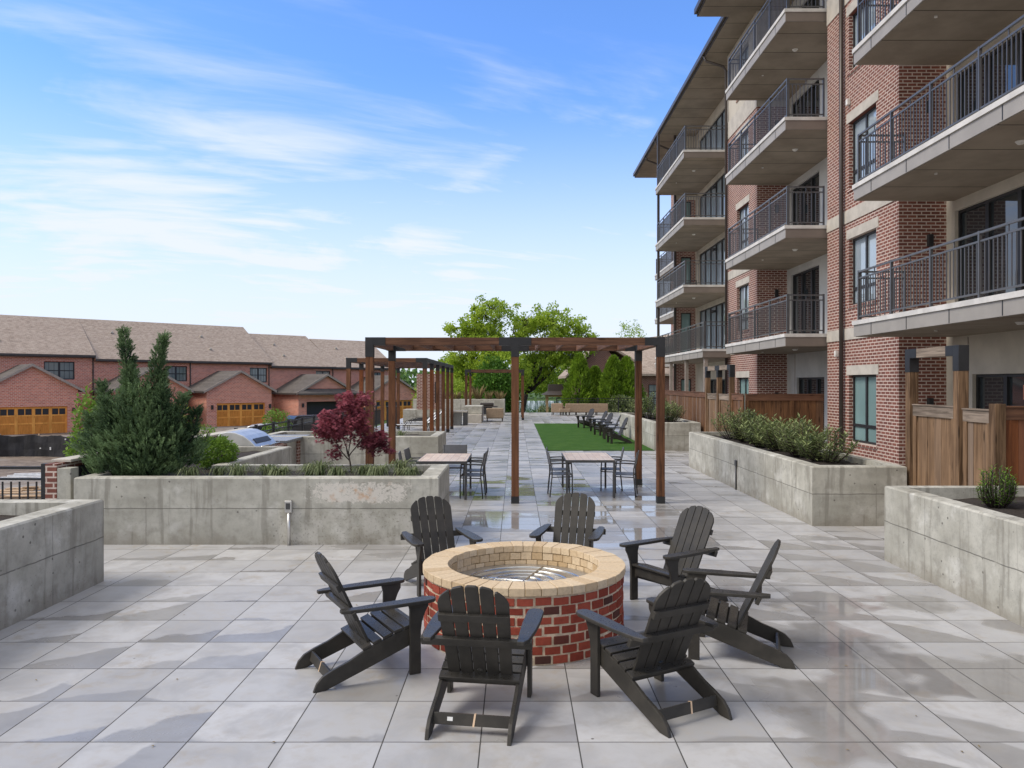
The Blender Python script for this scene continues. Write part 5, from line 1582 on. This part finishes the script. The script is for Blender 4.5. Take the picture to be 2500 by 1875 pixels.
mb.build("roof", "trim_dark", pv)

# ------------------------------------------------------------------ vegetation
def rdir(rg):
    z = rg.uniform(-1, 1); a = rg.uniform(0, 2 * PI); r = math.sqrt(1 - z * z)
    return Vector((r * math.cos(a), r * math.sin(a), z))
def leaf(mb, p, d, up, L, W, var):
    """pointed leaf of two folded halves, growing from p along d"""
    d = d.normalized()
    s = d.cross(up)
    if s.length < 1e-4: s = d.orthogonal()
    s.normalize()
    n = s.cross(d)
    m = p + d * (L * 0.45) + n * (L * 0.05)
    mb.add([p, m - s * (W / 2) , p + d * L, m + s * (W / 2)], [(0, 1, 2, 3)], var)
def cn(p, s, k=0.0):
    return mnoise.noise(Vector((p.x * s + k, p.y * s - k, p.z * s)))

def deciduous(label, base, H, spread, seed, mat="leaf_tree", nleaf=9000, lsize=0.2, trunk_r=0.22, first=0.25, lean=(0, 0), cat="tree", group=None, crown_lo=0.3, bark="bark", density=1.0, name="leafy_tree", shift=0.0):
    rg = random.Random(seed)
    base = Vector(base)
    t = thing(name, label, cat, base, 0, group)
    wood = MB(); tips = []
    def branch(p, d, L, r, depth):
        n = 4
        pts = [p]; rr = [r]
        q = p
        dd = d.copy()
        for k in range(n):
            dd = (dd + rdir(rg) * 0.18 + Vector((0, 0, 0.05))).normalized()
            q = q + dd * (L / n)
            pts.append(q); rr.append(r * (1 - 0.5 * (k + 1) / n))
        wood.tube(pts, rr, 7 if depth < 2 else 4)
        if depth >= 4:
            tips.append((pts[-1], depth)); tips.append((pts[2], depth)); tips.append((pts[3], depth)); return
        kids = rg.choice((2, 3, 3)) if depth > 0 else 5
        for k in range(kids):
            a = rg.uniform(0, 2 * PI)
            tilt = rg.uniform(0.35, 0.85)
            side = dd.orthogonal().normalized()
            side = Matrix.Rotation(a, 3, dd) @ side
            nd = (dd * math.cos(tilt) + side * math.sin(tilt))
            nd.z = max(nd.z, -0.05)
            st = pts[-1] if k < 2 else pts[rg.choice((2, 3))]
            branch(st, nd.normalized(), L * rg.uniform(0.62, 0.82), rr[-1] * 0.85, depth + 1)
        if depth >= 2: tips.append((pts[-1], depth))
    tl = H * first
    p = base.copy(); pts = [p]; rr = [trunk_r]
    d = Vector((lean[0], lean[1], 1)).normalized()
    for k in range(4):
        d = (d + rdir(rg) * 0.05).normalized(); p = p + d * (tl / 4); pts.append(p); rr.append(trunk_r * (1 - 0.08 * (k + 1)))
    wood.tube(pts, rr, 10)
    for k in range(6):
        a = 2 * PI * k / 6 + rg.uniform(-0.3, 0.3)
        tilt = rg.uniform(0.25, 0.95) if k else 0.1
        nd = Vector((math.cos(a) * math.sin(tilt), math.sin(a) * math.sin(tilt), math.cos(tilt)))
        branch(pts[-1] if k % 2 else pts[-2], nd, H * 0.30, trunk_r * 0.55, 1)
    # fit the crown to the wanted size
    top = max(q[0].z for q in tips) - base.z
    wid = sorted(math.hypot(q[0].x - base.x, q[0].y - base.y) for q in tips)[int(len(tips) * 0.95)]
    sz = (H - 0.3) / top; sx = spread / wid
    def fit(v):
        f = min(1.0, max(0.0, (v[2] - base.z) * sz / (H * 0.62)))
        return Vector((base.x + shift * f + (v[0] - base.x) * sx, base.y + (v[1] - base.y) * sx, base.z + (v[2] - base.z) * sz))
    wood.v = [tuple(fit(v)) for v in wood.v]
    tips = [fit(q[0]) for q in tips]
    wood.build("trunk", bark, t, smooth=True)
    lv = MB()
    rg.shuffle(tips)
    per = max(3, int(nleaf / len(tips)))
    for q in tips:
        if cn(q, 0.35, seed) < -0.42 / density: continue
        cl = rg.random()
        ccr = rg.uniform(0.3, 0.75)
        for k in range(per):
            o = rdir(rg) * ccr * (rg.random() ** 0.5)
            o.z *= 0.7
            pp = q + o
            dv = (rdir(rg) + Vector((0, 0, -0.25)))
            v = min(1, max(0, 0.25 + 0.45 * cl + 0.3 * rg.random() - 0.1))
            leaf(lv, pp, dv, rdir(rg), lsize * rg.uniform(0.7, 1.3), lsize * rg.uniform(0.5, 0.8), v)
    lv.build("crown", mat, t)
    return t

def bush(label, base, rad, hgt, seed, mat, n, L, W, name="shrub", cat="shrub", group=None, zlift=0.15, clump=1.6, trunk=True, up=0.2):
    rg = random.Random(seed); base = Vector(base)
    t = thing(name, label, cat, base, 0, group)
    if trunk:
        wd = MB()
        for k in range(7):
            a = rg.uniform(0, 2 * PI); r = rad * rg.uniform(0.2, 0.6)
            wd.tube([base, base + Vector((math.cos(a) * r * 0.4, math.sin(a) * r * 0.4, hgt * 0.3)), base + Vector((math.cos(a) * r, math.sin(a) * r, hgt * rg.uniform(0.5, 0.8)))], [0.02 * hgt + 0.006, 0.014 * hgt + 0.004, 0.004], 5)
        wd.build("stems", "bark", t, smooth=True)
    lv = MB()
    c = base + Vector((0, 0, hgt * (zlift + (1 - zlift) / 2)))
    rz = hgt * (1 - zlift) / 2
    for k in range(n):
        d = rdir(rg)
        lump = 1 + 0.28 * cn(d * 1.0 + base * 0.31, clump, seed) + 0.12 * cn(d, clump * 3, seed + 3)
        rr = (0.55 + 0.45 * rg.random() ** 0.6) * lump
        p = c + Vector((d.x * rad * rr, d.y * rad * rr, d.z * rz * rr))
        v = 0.5 + 0.5 * cn(p, 3.5 / max(rad, 0.3), seed) + rg.uniform(-0.3, 0.3)
        leaf(lv, p, d * 0.6 + rdir(rg) * 0.9 + Vector((0, 0, up)), rdir(rg), L * rg.uniform(0.7, 1.3), W * rg.uniform(0.7, 1.2), min(1, max(0, v)))
    lv.build("foliage", mat, t)
    return t
def lobed_tree(label, base, fork, lobes, seed, mat, lsize, per, gap=-0.12, tr=0.24):
    rg = random.Random(seed); base = Vector(base); fork = Vector(fork)
    t = thing("leafy_tree", label, "tree", base)
    wd = MB(); lv = MB(); limbs = []
    wd.tube([base, base.lerp(fork, 0.5) + Vector((0.08, 0, 0)), fork], [tr, tr * 0.85, tr * 0.75], 9)
    for (c, r) in lobes:
        c = Vector(c)
        for k in range(3):
            e = c + Vector((rg.uniform(-1, 1) * r[0] * 0.5, rg.uniform(-1, 1) * r[1] * 0.5, rg.uniform(-0.2, 0.8) * r[2]))
            m1 = fork.lerp(e, 0.4) + Vector((rg.uniform(-0.4, 0.4), rg.uniform(-0.4, 0.4), -0.25)); m2 = fork.lerp(e, 0.75) + Vector((rg.uniform(-0.3, 0.3), rg.uniform(-0.3, 0.3), 0))
            wd.tube([fork, m1, m2, e], [tr * 0.40, tr * 0.22, tr * 0.12, 0.012], 6)
            limbs += [m1, m1.lerp(m2, 0.5), m2, m2.lerp(e, 0.5), e]
        n = int(27 * (r[0] * r[2]))
        for q in range(n):
            d = rdir(rg)
            lump = 1 + 0.25 * mnoise.noise(d * 1.7 + c)
            p = c + Vector((d.x * r[0], d.y * r[1], d.z * r[2])) * (rg.random() ** 0.4) * lump
            if mnoise.noise(p * 0.55 + Vector((seed, 0, 0))) < gap: continue
            nb = min(limbs, key=lambda l: (l - p).length)
            wd.tube([nb, nb.lerp(p, 0.5) + rdir(rg) * 0.1, p], [0.022, 0.015, 0.006], 4)
            cr = rg.uniform(0.3, 0.6); cl = rg.uniform(0.25, 0.9)
            for k in range(per):
                o = rdir(rg) * cr * rg.random() ** 0.5; o.z *= 0.75
                leaf(lv, p + o, rdir(rg) + Vector((0, 0, -0.35)), rdir(rg) + Vector((0, 0, 0.6)), lsize * rg.uniform(0.7, 1.3), lsize * rg.uniform(0.5, 0.8), min(1, max(0, cl + rg.uniform(-0.3, 0.3))))
    wd.build("trunk", "bark", t, smooth=True)
    lv.build("crown", mat, t)
lobed_tree("tall light green tree whose crown rises left of the middle pergola bracket", (-2.75, 63, GZ), (-2.5, 63, 2.2),
    [((-3.9, 63, 6.2), (1.9, 1.8, 1.5)), ((-1.7, 63, 7.5), (2.0, 1.8, 1.9)), ((-4.4, 62.5, 4.0), (1.6, 1.5, 1.4)), ((-2.3, 62.5, 4.6), (2.0, 1.8, 1.5)), ((-0.5, 63.5, 5.9), (1.6, 1.6, 1.6)), ((-4.3, 63, 2.0), (1.5, 1.5, 1.3))], 21, "leaf_tree", 0.22, 44, -0.38)
lobed_tree("spreading light green tree with a dark leaning limb right of the middle pergola post", (0.1, 65, GZ), (0.9, 65, 1.3),
    [((1.2, 65, 7.2), (1.7, 1.6, 1.6)), ((3.7, 65, 7.2), (2.0, 1.7, 1.7)), ((5.5, 65, 5.9), (1.6, 1.5, 1.4)), ((2.6, 64.5, 5.0), (1.9, 1.7, 1.4)), ((4.4, 65, 4.4), (1.6, 1.5, 1.2)), ((1.6, 65.5, 3.2), (1.5, 1.5, 1.2))], 8, "leaf_tree", 0.22, 42, -0.40)
deciduous("thin leafed tree showing above the front pergola, close to the apartment building", (14.8, 96, GZ), 12.2, 2.8, 5, "leaf_tree", 3400, 0.2, 0.16, 0.4)
bush("yellow green tree hanging low over the lake behind the small pavilion", (3.6, 93, GZ), 3.4, 7.9, 33, "leaf_yel", 9000, 0.30, 0.19, "leafy_tree", "tree", None, 0.36, 1.6, False)
bush("yellow green tree behind the rear posts of the long pergola", (-5.4, 68, GZ), 2.3, 6.6, 14, "leaf_yel", 7000, 0.24, 0.15, "leafy_tree", "tree", None, 0.12)

bush("dense dark green round tree behind the far pergola", (-1.55, 58.8, GZ), 1.7, 6.0, 3, "leaf_dark", 9000, 0.22, 0.13, "round_tree", "tree", None, 0.12)
bush("bright green bush behind the far pergola, above the dense round tree", (-1.2, 61.5, GZ), 2.4, 6.9, 4, "leaf_tree", 5000, 0.24, 0.15, "round_tree", "tree", None, 0.4)
bush("pale green undergrowth behind the far planter on the left", (-5.3, 59, GZ), 2.6, 4.6, 9, "leaf_yel", 5000, 0.22, 0.14, "shrub", "shrub", None, 0.0)

def arborvitae(label, base, H, rad, seed, n=5200):
    rg = random.Random(seed); base = Vector(base)
    t = thing("arborvitae", label, "tree", base, 0, "clipped evergreens by the far fence")
    tr = MB(); tr.tube([base, base + Vector((0, 0, H * 0.85))], [0.12, 0.03], 8); tr.build("trunk", "bark", t)
    lv = MB()
    for k in range(n):
        h = rg.random() ** 0.9
        prof = min(1.0, (1 - h) * 1.9) ** 0.75 * (0.82 + 0.18 * min(1, h * 6))
        a = rg.uniform(0, 2 * PI)
        d = Vector((math.cos(a), math.sin(a), 0))
        lump = 1 + 0.25 * mnoise.noise(Vector((d.x * 2.1 + seed, d.y * 2.1, h * 5.0))) + 0.15 * mnoise.noise(Vector((d.x * 5, d.y * 5 + seed, h * 12.0)))
        r = rad * prof * lump * (0.6 + 0.4 * rg.random() ** 0.5)
        p = base + d * r + Vector((0, 0, 0.2 + h * H * (0.97 + 0.05 * lump)))
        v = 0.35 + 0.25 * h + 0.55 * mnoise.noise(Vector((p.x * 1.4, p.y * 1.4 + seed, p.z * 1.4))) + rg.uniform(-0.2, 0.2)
        leaf(lv, p, d * 0.6 + Vector((0, 0, 0.9)) + rdir(rg) * 0.5, rdir(rg), 0.30 * rg.uniform(0.7, 1.3), 0.13, min(1, max(0, v)))
    lv.build("crown", "leaf_arb", t)
for i, (x, y, H, r, lab) in enumerate([
        (5.05, 60.5, 6.0, 1.3, "clipped evergreen with a tall dark top, leftmost of the group behind the long sofa"),
        (6.4, 61.5, 5.0, 1.35, "shorter clipped evergreen between two taller ones behind the long sofa"),
        (7.7, 60.0, 5.8, 1.3, "bright green pointed evergreen behind the right end of the long sofa"),
        (8.8, 60.4, 5.7, 1.5, "bright yellow edged evergreen next to the right rear pergola post")]):
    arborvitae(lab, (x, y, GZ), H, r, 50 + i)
bush("olive green shrub behind the far fence, below the rightmost evergreen", (8.2, 58.7, GZ), 1.3, 3.3, 61, "leaf_laurel", 2600, 0.2, 0.1, "shrub", "shrub", None, 0.0)
bush("round grey green shrub at the lake shore beside the pavilion", (3.2, 84, GZ), 0.9, 1.6, 62, "leaf_laurel", 800, 0.2, 0.12, "shrub", "shrub", None, 0.0)

# the big cypress in the left planter: a broad base with several leaning spires
rg = random.Random(17)
cy = thing("cypress_bush", "big dark green cypress with two tall leaning spires in the left planter", "shrub", (-5.62, 11.35, 0.83))
wd = MB(); lv = MB()
B0 = Vector((-5.62, 11.35, 0.83))
spires = [((-0.05, 0.0), 2.17, 0.20, (-0.20, 0.05)), ((0.10, 0.02), 2.10, 0.19, (0.26, 0.0)), ((-0.40, 0.05), 1.40, 0.20, (-0.18, 0.0)), ((-0.12, 0.0), 1.62, 0.22, (-0.06, 0.1)),
          ((0.22, 0.05), 1.60, 0.22, (0.12, 0.0)), ((0.50, 0.0), 1.22, 0.22, (0.20, -0.05)), ((0.62, 0.1), 1.0, 0.22, (0.22, 0.0)), ((-0.58, -0.05), 0.95, 0.24, (-0.14, 0)), ((0.36, -0.1), 1.36, 0.20, (0.10, -0.1)), ((-0.30, -0.15), 1.16, 0.24, (-0.05, -0.12))]
def spray(cc, d, size, cv):
    """one feathery spray: a short twig with leaflets on both sides"""
    d = d.normalized(); s = d.cross(rdir(rg)).normalized()
    for k in range(7):
        f = k / 6.0
        p = cc + d * (size * f)
        v = min(1, max(0, cv + 0.25 * f + rg.uniform(-0.12, 0.12)))
        for sg_ in (-1, 1):
            leaf(lv, p, d * 0.8 + s * sg_ * 0.75, rdir(rg), size * (0.50 - 0.25 * f), size * 0.13, v)
    leaf(lv, cc + d * size * 0.8, d, s, size * 0.5, size * 0.12, min(1, cv + 0.3))
for (ox, oy), hh, rad, (lx, ly) in spires:
    a = B0 + Vector((ox * 0.3, oy * 0.3, 0)); b = B0 + Vector((ox + lx * 0.4, oy + ly * 0.4, hh * 0.5)); c3 = B0 + Vector((ox + lx, oy + ly, hh))
    wd.tube([a, b, c3 - Vector((0, 0, 0.05))], [0.03, 0.018, 0.004], 6)
    for q in range(int(340 * hh)):
        h = rg.random() ** 0.9
        ax = Vector((ox * (0.3 + 0.7 * min(1, h * 2)) + lx * h * h, oy * (0.3 + 0.7 * min(1, h * 2)) + ly * h * h, hh * h))
        ang = rg.uniform(0, 2 * PI)
        prof = (1 - h) ** 0.8 * (0.9 + 0.3 * mnoise.noise(Vector((h * 6, ox * 9, ang)))) + 0.06
        d = Vector((math.cos(ang), math.sin(ang), 0.0))
        cc = B0 + ax + d * (rad * prof * (0.3 + 0.7 * rg.random() ** 0.6))
        cv = 0.36 + 0.75 * mnoise.noise(cc * 3.6) + rg.uniform(-0.15, 0.15)
        spray(cc, d * 0.7 + Vector((lx * 0.5, 0, 0.85)) + rdir(rg) * 0.35, rg.uniform(0.07, 0.12), cv)
for q in range(1300):
    d = rdir(rg)
    cc = B0 + Vector((0.04 + 0.06 * d.x, -0.02, 0.80)) + Vector((d.x * 0.50, d.y * 0.36, d.z * 0.56)) * ((0.4 + 0.6 * rg.random() ** 0.5) * (1 + 0.30 * mnoise.noise(d * 2.9 + Vector((1, 7, 2)))))
    cv = 0.40 + 0.8 * mnoise.noise(cc * 3.6) + rg.uniform(-0.15, 0.15)
    spray(cc, Vector((d.x, d.y, 0)) * 0.55 + Vector((0, 0, 0.9)) + rdir(rg) * 0.4, rg.uniform(0.08, 0.13), cv)
for q in range(2300):
    d = rdir(rg)
    lump = 1 + 0.30 * mnoise.noise(d * 2.6 + Vector((4, 1, 2)))
    k_ = (0.45 + 0.55 * rg.random() ** 0.5) * lump
    cc = B0 + Vector((0.06, -0.02, 0.42)) + Vector((d.x * 0.84, d.y * 0.48, d.z * 0.56)) * k_
    if cc.z < B0.z + 0.04: continue
    cv = 0.36 + 0.8 * mnoise.noise(cc * 3.6) + rg.uniform(-0.15, 0.15)
    spray(cc, Vector((d.x, d.y, 0)) * 0.75 + Vector((0, 0, 0.75)) + rdir(rg) * 0.4, rg.uniform(0.08, 0.13), cv)
wd.build("stems", "bark", cy, smooth=True)
lv.build("foliage", "leaf_cyp", cy)

# red japanese maple
rg = random.Random(4)
mp = thing("japanese_maple", "small dark red japanese maple in the left planter", "tree", (-2.52, 11.72, 0.84))
wd = MB(); lv = MB(); tips = []
def mbr(p, d, L, r, depth):
    pts = [p]; rr = [r]; q = p; dd = d.copy()
    for k in range(4):
        dd = (dd + rdir(rg) * 0.22).normalized()
        q = q + dd * L / 4; pts.append(q); rr.append(max(0.0025, r * (1 - 0.45 * (k + 1) / 4)))
    wd.tube(pts, rr, 6 if depth < 2 else 4)
    if depth >= 2: tips.extend(pts[1:])
    if depth >= 4: return
    for k in range(3):
        tilt = rg.uniform(0.35, 0.95)
        side = Matrix.Rotation(rg.uniform(0, 2 * PI), 3, dd) @ dd.orthogonal().normalized()
        nd = dd * math.cos(tilt) + side * math.sin(tilt)
        if depth >= 2: nd.z *= 0.45
        mbr(pts[-1] if k < 2 else pts[2], nd.normalized(), L * rg.uniform(0.62, 0.85), rr[-1] * 0.8, depth + 1)
b0 = Vector((-2.52, 11.72, 0.84))
wd.tube([b0, b0 + Vector((0.02, 0, 0.14)), b0 + Vector((0.0, 0.01, 0.26))], [0.022, 0.018, 0.016], 8)
for a, tl in ((2.8, 0.85), (0.3, 0.75), (1.6, 0.35), (4.4, 0.8), (5.4, 0.3), (3.6, 0.4)):
    mbr(b0 + Vector((0.01, 0, 0.14 + 0.1 * rg.random())), Vector((math.cos(a) * math.sin(tl), math.sin(a) * math.sin(tl), math.cos(tl))), 0.37, 0.011, 1)
tipz = max(q.z for q in tips) - b0.z; tipw = sorted(abs(q.x - b0.x) for q in tips)[int(len(tips) * 0.96)]
sx, sz = 0.50 / tipw, 1.27 / tipz
fitm = lambda v: Vector((b0.x - 0.06 + (v[0] - b0.x) * sx, b0.y + (v[1] - b0.y) * sx, b0.z + (v[2] - b0.z) * sz))
def fitw(v):
    w_ = fitm(v); f = min(1, max(0, (v[2] - b0.z) / 0.2)); w_.x += 0.06 * (1 - f); return w_
wd.v = [tuple(fitw(v)) for v in wd.v]
rg.shuffle(tips)
for q in (tips + tips)[:1500]:
    q = fitm(q)
    if q.z < b0.z + 0.24: continue
    cv = 0.45 + 0.6 * cn(q, 3.6, 2) + 0.35 * (q.z - b0.z - 0.6)
    for k in range(4):
        p = q + rdir(rg) * 0.055
        f = rdir(rg); f.z -= 0.4
        v = min(1, max(0, cv + rg.uniform(-0.3, 0.3)))
        n_ = (rdir(rg) + Vector((0, 0, 1.2))).normalized()
        s0 = f - n_ * f.dot(n_)
        if s0.length < 1e-3: continue
        s0.normalize()
        for a in (-1.15, -0.5, 0.0, 0.5, 1.15):
            dd = Matrix.Rotation(a, 3, n_) @ s0
            leaf(lv, p, dd - Vector((0, 0, 0.25)), n_, (0.055 if abs(a) < 0.6 else 0.036) * rg.uniform(0.8, 1.2), 0.013, v)
wd.build("trunk", "bark_maple", mp, smooth=True)
lv.build("crown", "leaf_maple", mp)

bush("bright green leafy shrub right of the big cypress, in front of the grill", (-5.0, 12.7, 0.80), 0.34, 0.52, 71, "leaf_shrub", 2600, 0.055, 0.032, "shrub", "shrub", None, 0.0, 2.2)
bush("yellow green leafy shrub just left of the big cypress, against the brick garage", (-7.95, 14.3, GZ), 0.40, 3.95, 72, "leaf_shrub", 1900, 0.085, 0.05, "shrub", "shrub", None, 0.45, 2.4)
bush("young yellow leafed tree in front of the orange garage door above the grill", (-13.0, 29.5, GZ), 0.42, 3.5, 73, "leaf_yel", 420, 0.11, 0.065, "sapling", "tree", None, 0.42, 2.0)
bush("light green sapling between the open garage and the silver car", (-14.4, 46.0, GZ), 0.8, 2.6, 74, "leaf_shrub", 900, 0.14, 0.09, "sapling", "tree", None, 0.3, 2.0)
bush("low green planting at the foot of the left garage", (-21.6, 52.0, GZ), 1.3, 1.3, 75, "leaf_shrub", 900, 0.14, 0.09, "shrub", "shrub", None, 0.0)

# border grass clumps in the planters
def tuft(label, base, seed, n=70, L=0.30, group="border grass clumps", green=0.0):
    rg = random.Random(seed); base = Vector(base)
    t = thing("border_grass", label, "plant", base, 0, group)
    mb = MB()
    for k in range(n):
        a = rg.uniform(0, 2 * PI); ln = L * rg.uniform(0.6, 1.15); sp = rg.uniform(0.45, 1.25)
        d = Vector((math.cos(a), math.sin(a), 0)); s = Vector((-d.y, d.x, 0)) * 0.0065
        b = base + Vector((rg.uniform(-0.05, 0.05), rg.uniform(-0.05, 0.05), 0))
        pts = [b, b + d * ln * 0.25 * sp + Vector((0, 0, ln * 0.55)), b + d * ln * 0.6 * sp + Vector((0, 0, ln * 0.78 - 0.1 * ln * sp)), b + d * ln * sp + Vector((0, 0, ln * (0.72 - 0.55 * sp)))]
        v = min(1, max(0, rg.random() * 0.9 + green))
        vs = []
        for i, p in enumerate(pts):
            w_ = (1.0, 0.95, 0.75, 0.12)[i]
            vs += [p - s * w_, p + s * w_]
        mb.add(vs, [(0, 1, 3, 2), (2, 3, 5, 4), (4, 5, 7, 6)], v)
    mb.build("blades", "leaf_grass", t)
    return t
txs = [(-4.72, 11.05, 0.26), (-4.42, 11.35, 0.22), (-4.02, 11.05, 0.32), (-3.72, 11.4, 0.26), (-3.42, 11.05, 0.27), (-3.12, 11.5, 0.24), (-2.86, 11.15, 0.36), (-2.55, 11.0, 0.27), (-2.25, 11.3, 0.26), (-1.98, 11.05, 0.30), (-1.72, 11.4, 0.36), (-1.52, 11.0, 0.26)]
where = ["next to the big cypress", "second from the big cypress", "third from the big cypress", "left of the outlet box and set back", "above the outlet box", "just right of the outlet box, set back",
         "large and left of the maple trunk", "below the maple trunk", "right of the maple trunk", "below the left pergola post", "large and below the second pergola post", "at the right end of the planter"]
for i, ((x, y, L), wl) in enumerate(zip(txs, where)):
    tuft("green striped border grass clump " + wl, (x, y, 0.84), 200 + i, 130, L * 0.92)
for i, (x, lab) in enumerate(((-5.0, "small grass tuft at the left in the planter behind the dining table"), (-3.7, "small grass tuft between the pergola posts in the planter behind the dining table"), (-2.9, "small grass tuft at the right in the planter behind the dining table"))):
    tuft(lab, (x, 19.3, 0.83), 230 + i, 60, 0.28, "grass tufts in the rear left planter")
for i in range(7):
    rgx = random.Random(300 + i)
    x = -5.6 + 0.75 * i
    t = thing("dry_grass_clump", ["dry grass clump at the left end of the far planter", "dry grass clump second from the left end of the far planter", "dry grass clump left of the far pergola posts", "dry grass clump behind the far pergola posts", "tall pale dry grass clump right of the far pergola posts", "dry grass clump second from the right end of the far planter", "dry grass clump at the right end of the far planter"][i], "plant", (x, 52.8, 1.02), 0, "dry grass clumps in the far planter")
    mb = MB()
    for k in range(60):
        a = rgx.uniform(0, 2 * PI); ln = rgx.uniform(0.3, 0.75 if i != 4 else 1.2); sp = rgx.uniform(0.1, 0.6)
        d = Vector((math.cos(a), math.sin(a), 0)); s = Vector((-d.y, d.x, 0)) * 0.014
        b = Vector((x, 52.8, 1.02)) + d * rgx.uniform(0, 0.2)
        mb.add([b - s, b + s, b + d * ln * 0.4 * sp + Vector((0, 0, ln * 0.7)) + s, b + d * ln * sp + Vector((0, 0, ln)), b + d * ln * 0.4 * sp + Vector((0, 0, ln * 0.7)) - s], [(0, 1, 2, 3, 4)], rgx.random())
    mb.build("blades", "dried", t)

# laurel hedge plants: upright stems with whorls of long leaves
def laurel(label, base, rad, hgt, seed, nst=34, group="laurel shrubs along the building", green=0.0, mat="leaf_laurel", ls=1.0, nm="laurel_shrub"):
    rg = random.Random(seed); base = Vector(base)
    t = thing(nm, label, "shrub", base, 0, group)
    wd = MB(); lv = MB()
    for k in range(nst):
        a = rg.uniform(0, 2 * PI); r = rad * math.sqrt(rg.random())
        tip = base + Vector((math.cos(a) * r, math.sin(a) * r, hgt * (1.0 - 0.45 * (r / rad) ** 2) * rg.uniform(0.72, 1.05)))
        root = base + Vector((math.cos(a) * r * 0.35, math.sin(a) * r * 0.35, 0))
        mid = root.lerp(tip, 0.5) + Vector((math.cos(a), math.sin(a), 0)) * 0.04
        wd.tube([root, mid, tip], [0.009, 0.007, 0.004], 5)
        cv = rg.uniform(0.15, 0.75) + green
        for q in range(26):
            f = 1 - (q / 26.0) * 0.80
            p = root.lerp(tip, f) + Vector((math.cos(a), math.sin(a), 0)) * 0.04 * (1 - abs(2 * f - 1))
            aa = q * 2.4 + a
            up = 0.75 - (1 - f) * 1.1
            d = Vector((math.cos(aa), math.sin(aa), up + rg.uniform(-0.2, 0.2)))
            leaf(lv, p, d, Vector((0, 0, 1)), ls * rg.uniform(0.10, 0.17), ls * rg.uniform(0.028, 0.042), min(1, max(0, cv + rg.uniform(-0.3, 0.35))))
    wd.build("stems", "bark_maple", t, smooth=True)
    lv.build("foliage", mat, t)
ll = ["laurel shrub at the near end of the hedge, in front of the ground floor window", "laurel shrub second from the near end of the hedge, tallest beside the window", "brighter green laurel shrub in the middle of the hedge", "laurel shrub in the hedge just beyond the brighter one", "laurel shrub second from the far end of the hedge", "laurel shrub at the far end of the hedge, below the double gate"]
for i, (x, y, r, hh) in enumerate([(5.42, 13.3, 0.54, 0.66), (5.38, 14.35, 0.54, 0.74), (5.42, 15.4, 0.54, 0.70), (5.4, 16.5, 0.56, 0.74), (5.4, 17.6, 0.57, 0.78), (5.4, 18.75, 0.60, 0.86)]):
    laurel(ll[i], (x, y, 0.84), r, hh, 400 + i, 36, green=0.22 if i == 2 else 0.0)
laurel("bushy plant with upright leaves in the low planter, nearest the pergola post", (5.35, 26.4, 0.84), 0.62, 0.80, 420, 44, "bushy plants in the low planter")
laurel("taller dark bushy plant in the low planter, between the two right pergola posts", (5.15, 29.3, 0.84), 0.9, 1.05, 421, 70, "bushy plants in the low planter")
laurel("small bright green evergreen shrub in the planter at the right edge", (5.45, 8.62, 0.82), 0.21, 0.50, 83, 46, None, 0.1, "leaf_shoot", 0.42, "evergreen_shrub")

# distant woods: a far mass nobody could count
rg = random.Random(99)
mb = MB()
for k in range(15000):
    x = rg.uniform(-150, 150)
    y = 190 + rg.uniform(0, 25)
    top = 7.0 + 2.6 * mnoise.noise(Vector((x * 0.045, 3.1, 0))) + 1.6 * mnoise.noise(Vector((x * 0.19, 7.7, 0)))
    z = GZ + top * rg.random() ** 0.75
    p = Vector((x, y, z))
    leaf(mb, p, rdir(rg), rdir(rg), rg.uniform(0.9, 1.7), rg.uniform(0.7, 1.2), min(1, max(0, 0.45 + 0.6 * mnoise.noise(p * 0.12) + rg.uniform(-0.25, 0.25))))
tag(mb.build("far_woods", "leaf_wood"), kind="stuff")
mb = MB()
for k in range(2600):
    x = rg.uniform(-30, 70); y = rg.uniform(92, 102)
    p = Vector((x, y, GZ + rg.random() * 0.5))
    leaf(mb, p, rdir(rg) + Vector((0, 0, 1)), rdir(rg), rg.uniform(0.3, 0.6), 0.2, rg.random() * 0.6)
tag(mb.build("shore_grass", "leaf_wood"), kind="stuff")

# fallen leaves and crumbs on the paving
mb = MB()
for k in range(60):
    x = rg.uniform(-5, 5); y = rg.uniform(4.4, 10.3)
    a = rg.uniform(0, 2 * PI)
    d = Vector((math.cos(a), math.sin(a), 0.1)); 
    leaf(mb, Vector((x, y, 0.006)), d, Vector((0, 0, 1)), rg.uniform(0.015, 0.035), rg.uniform(0.01, 0.018), rg.random() * 0.4)
tag(mb.build("leaf_litter", "dried"), kind="stuff")
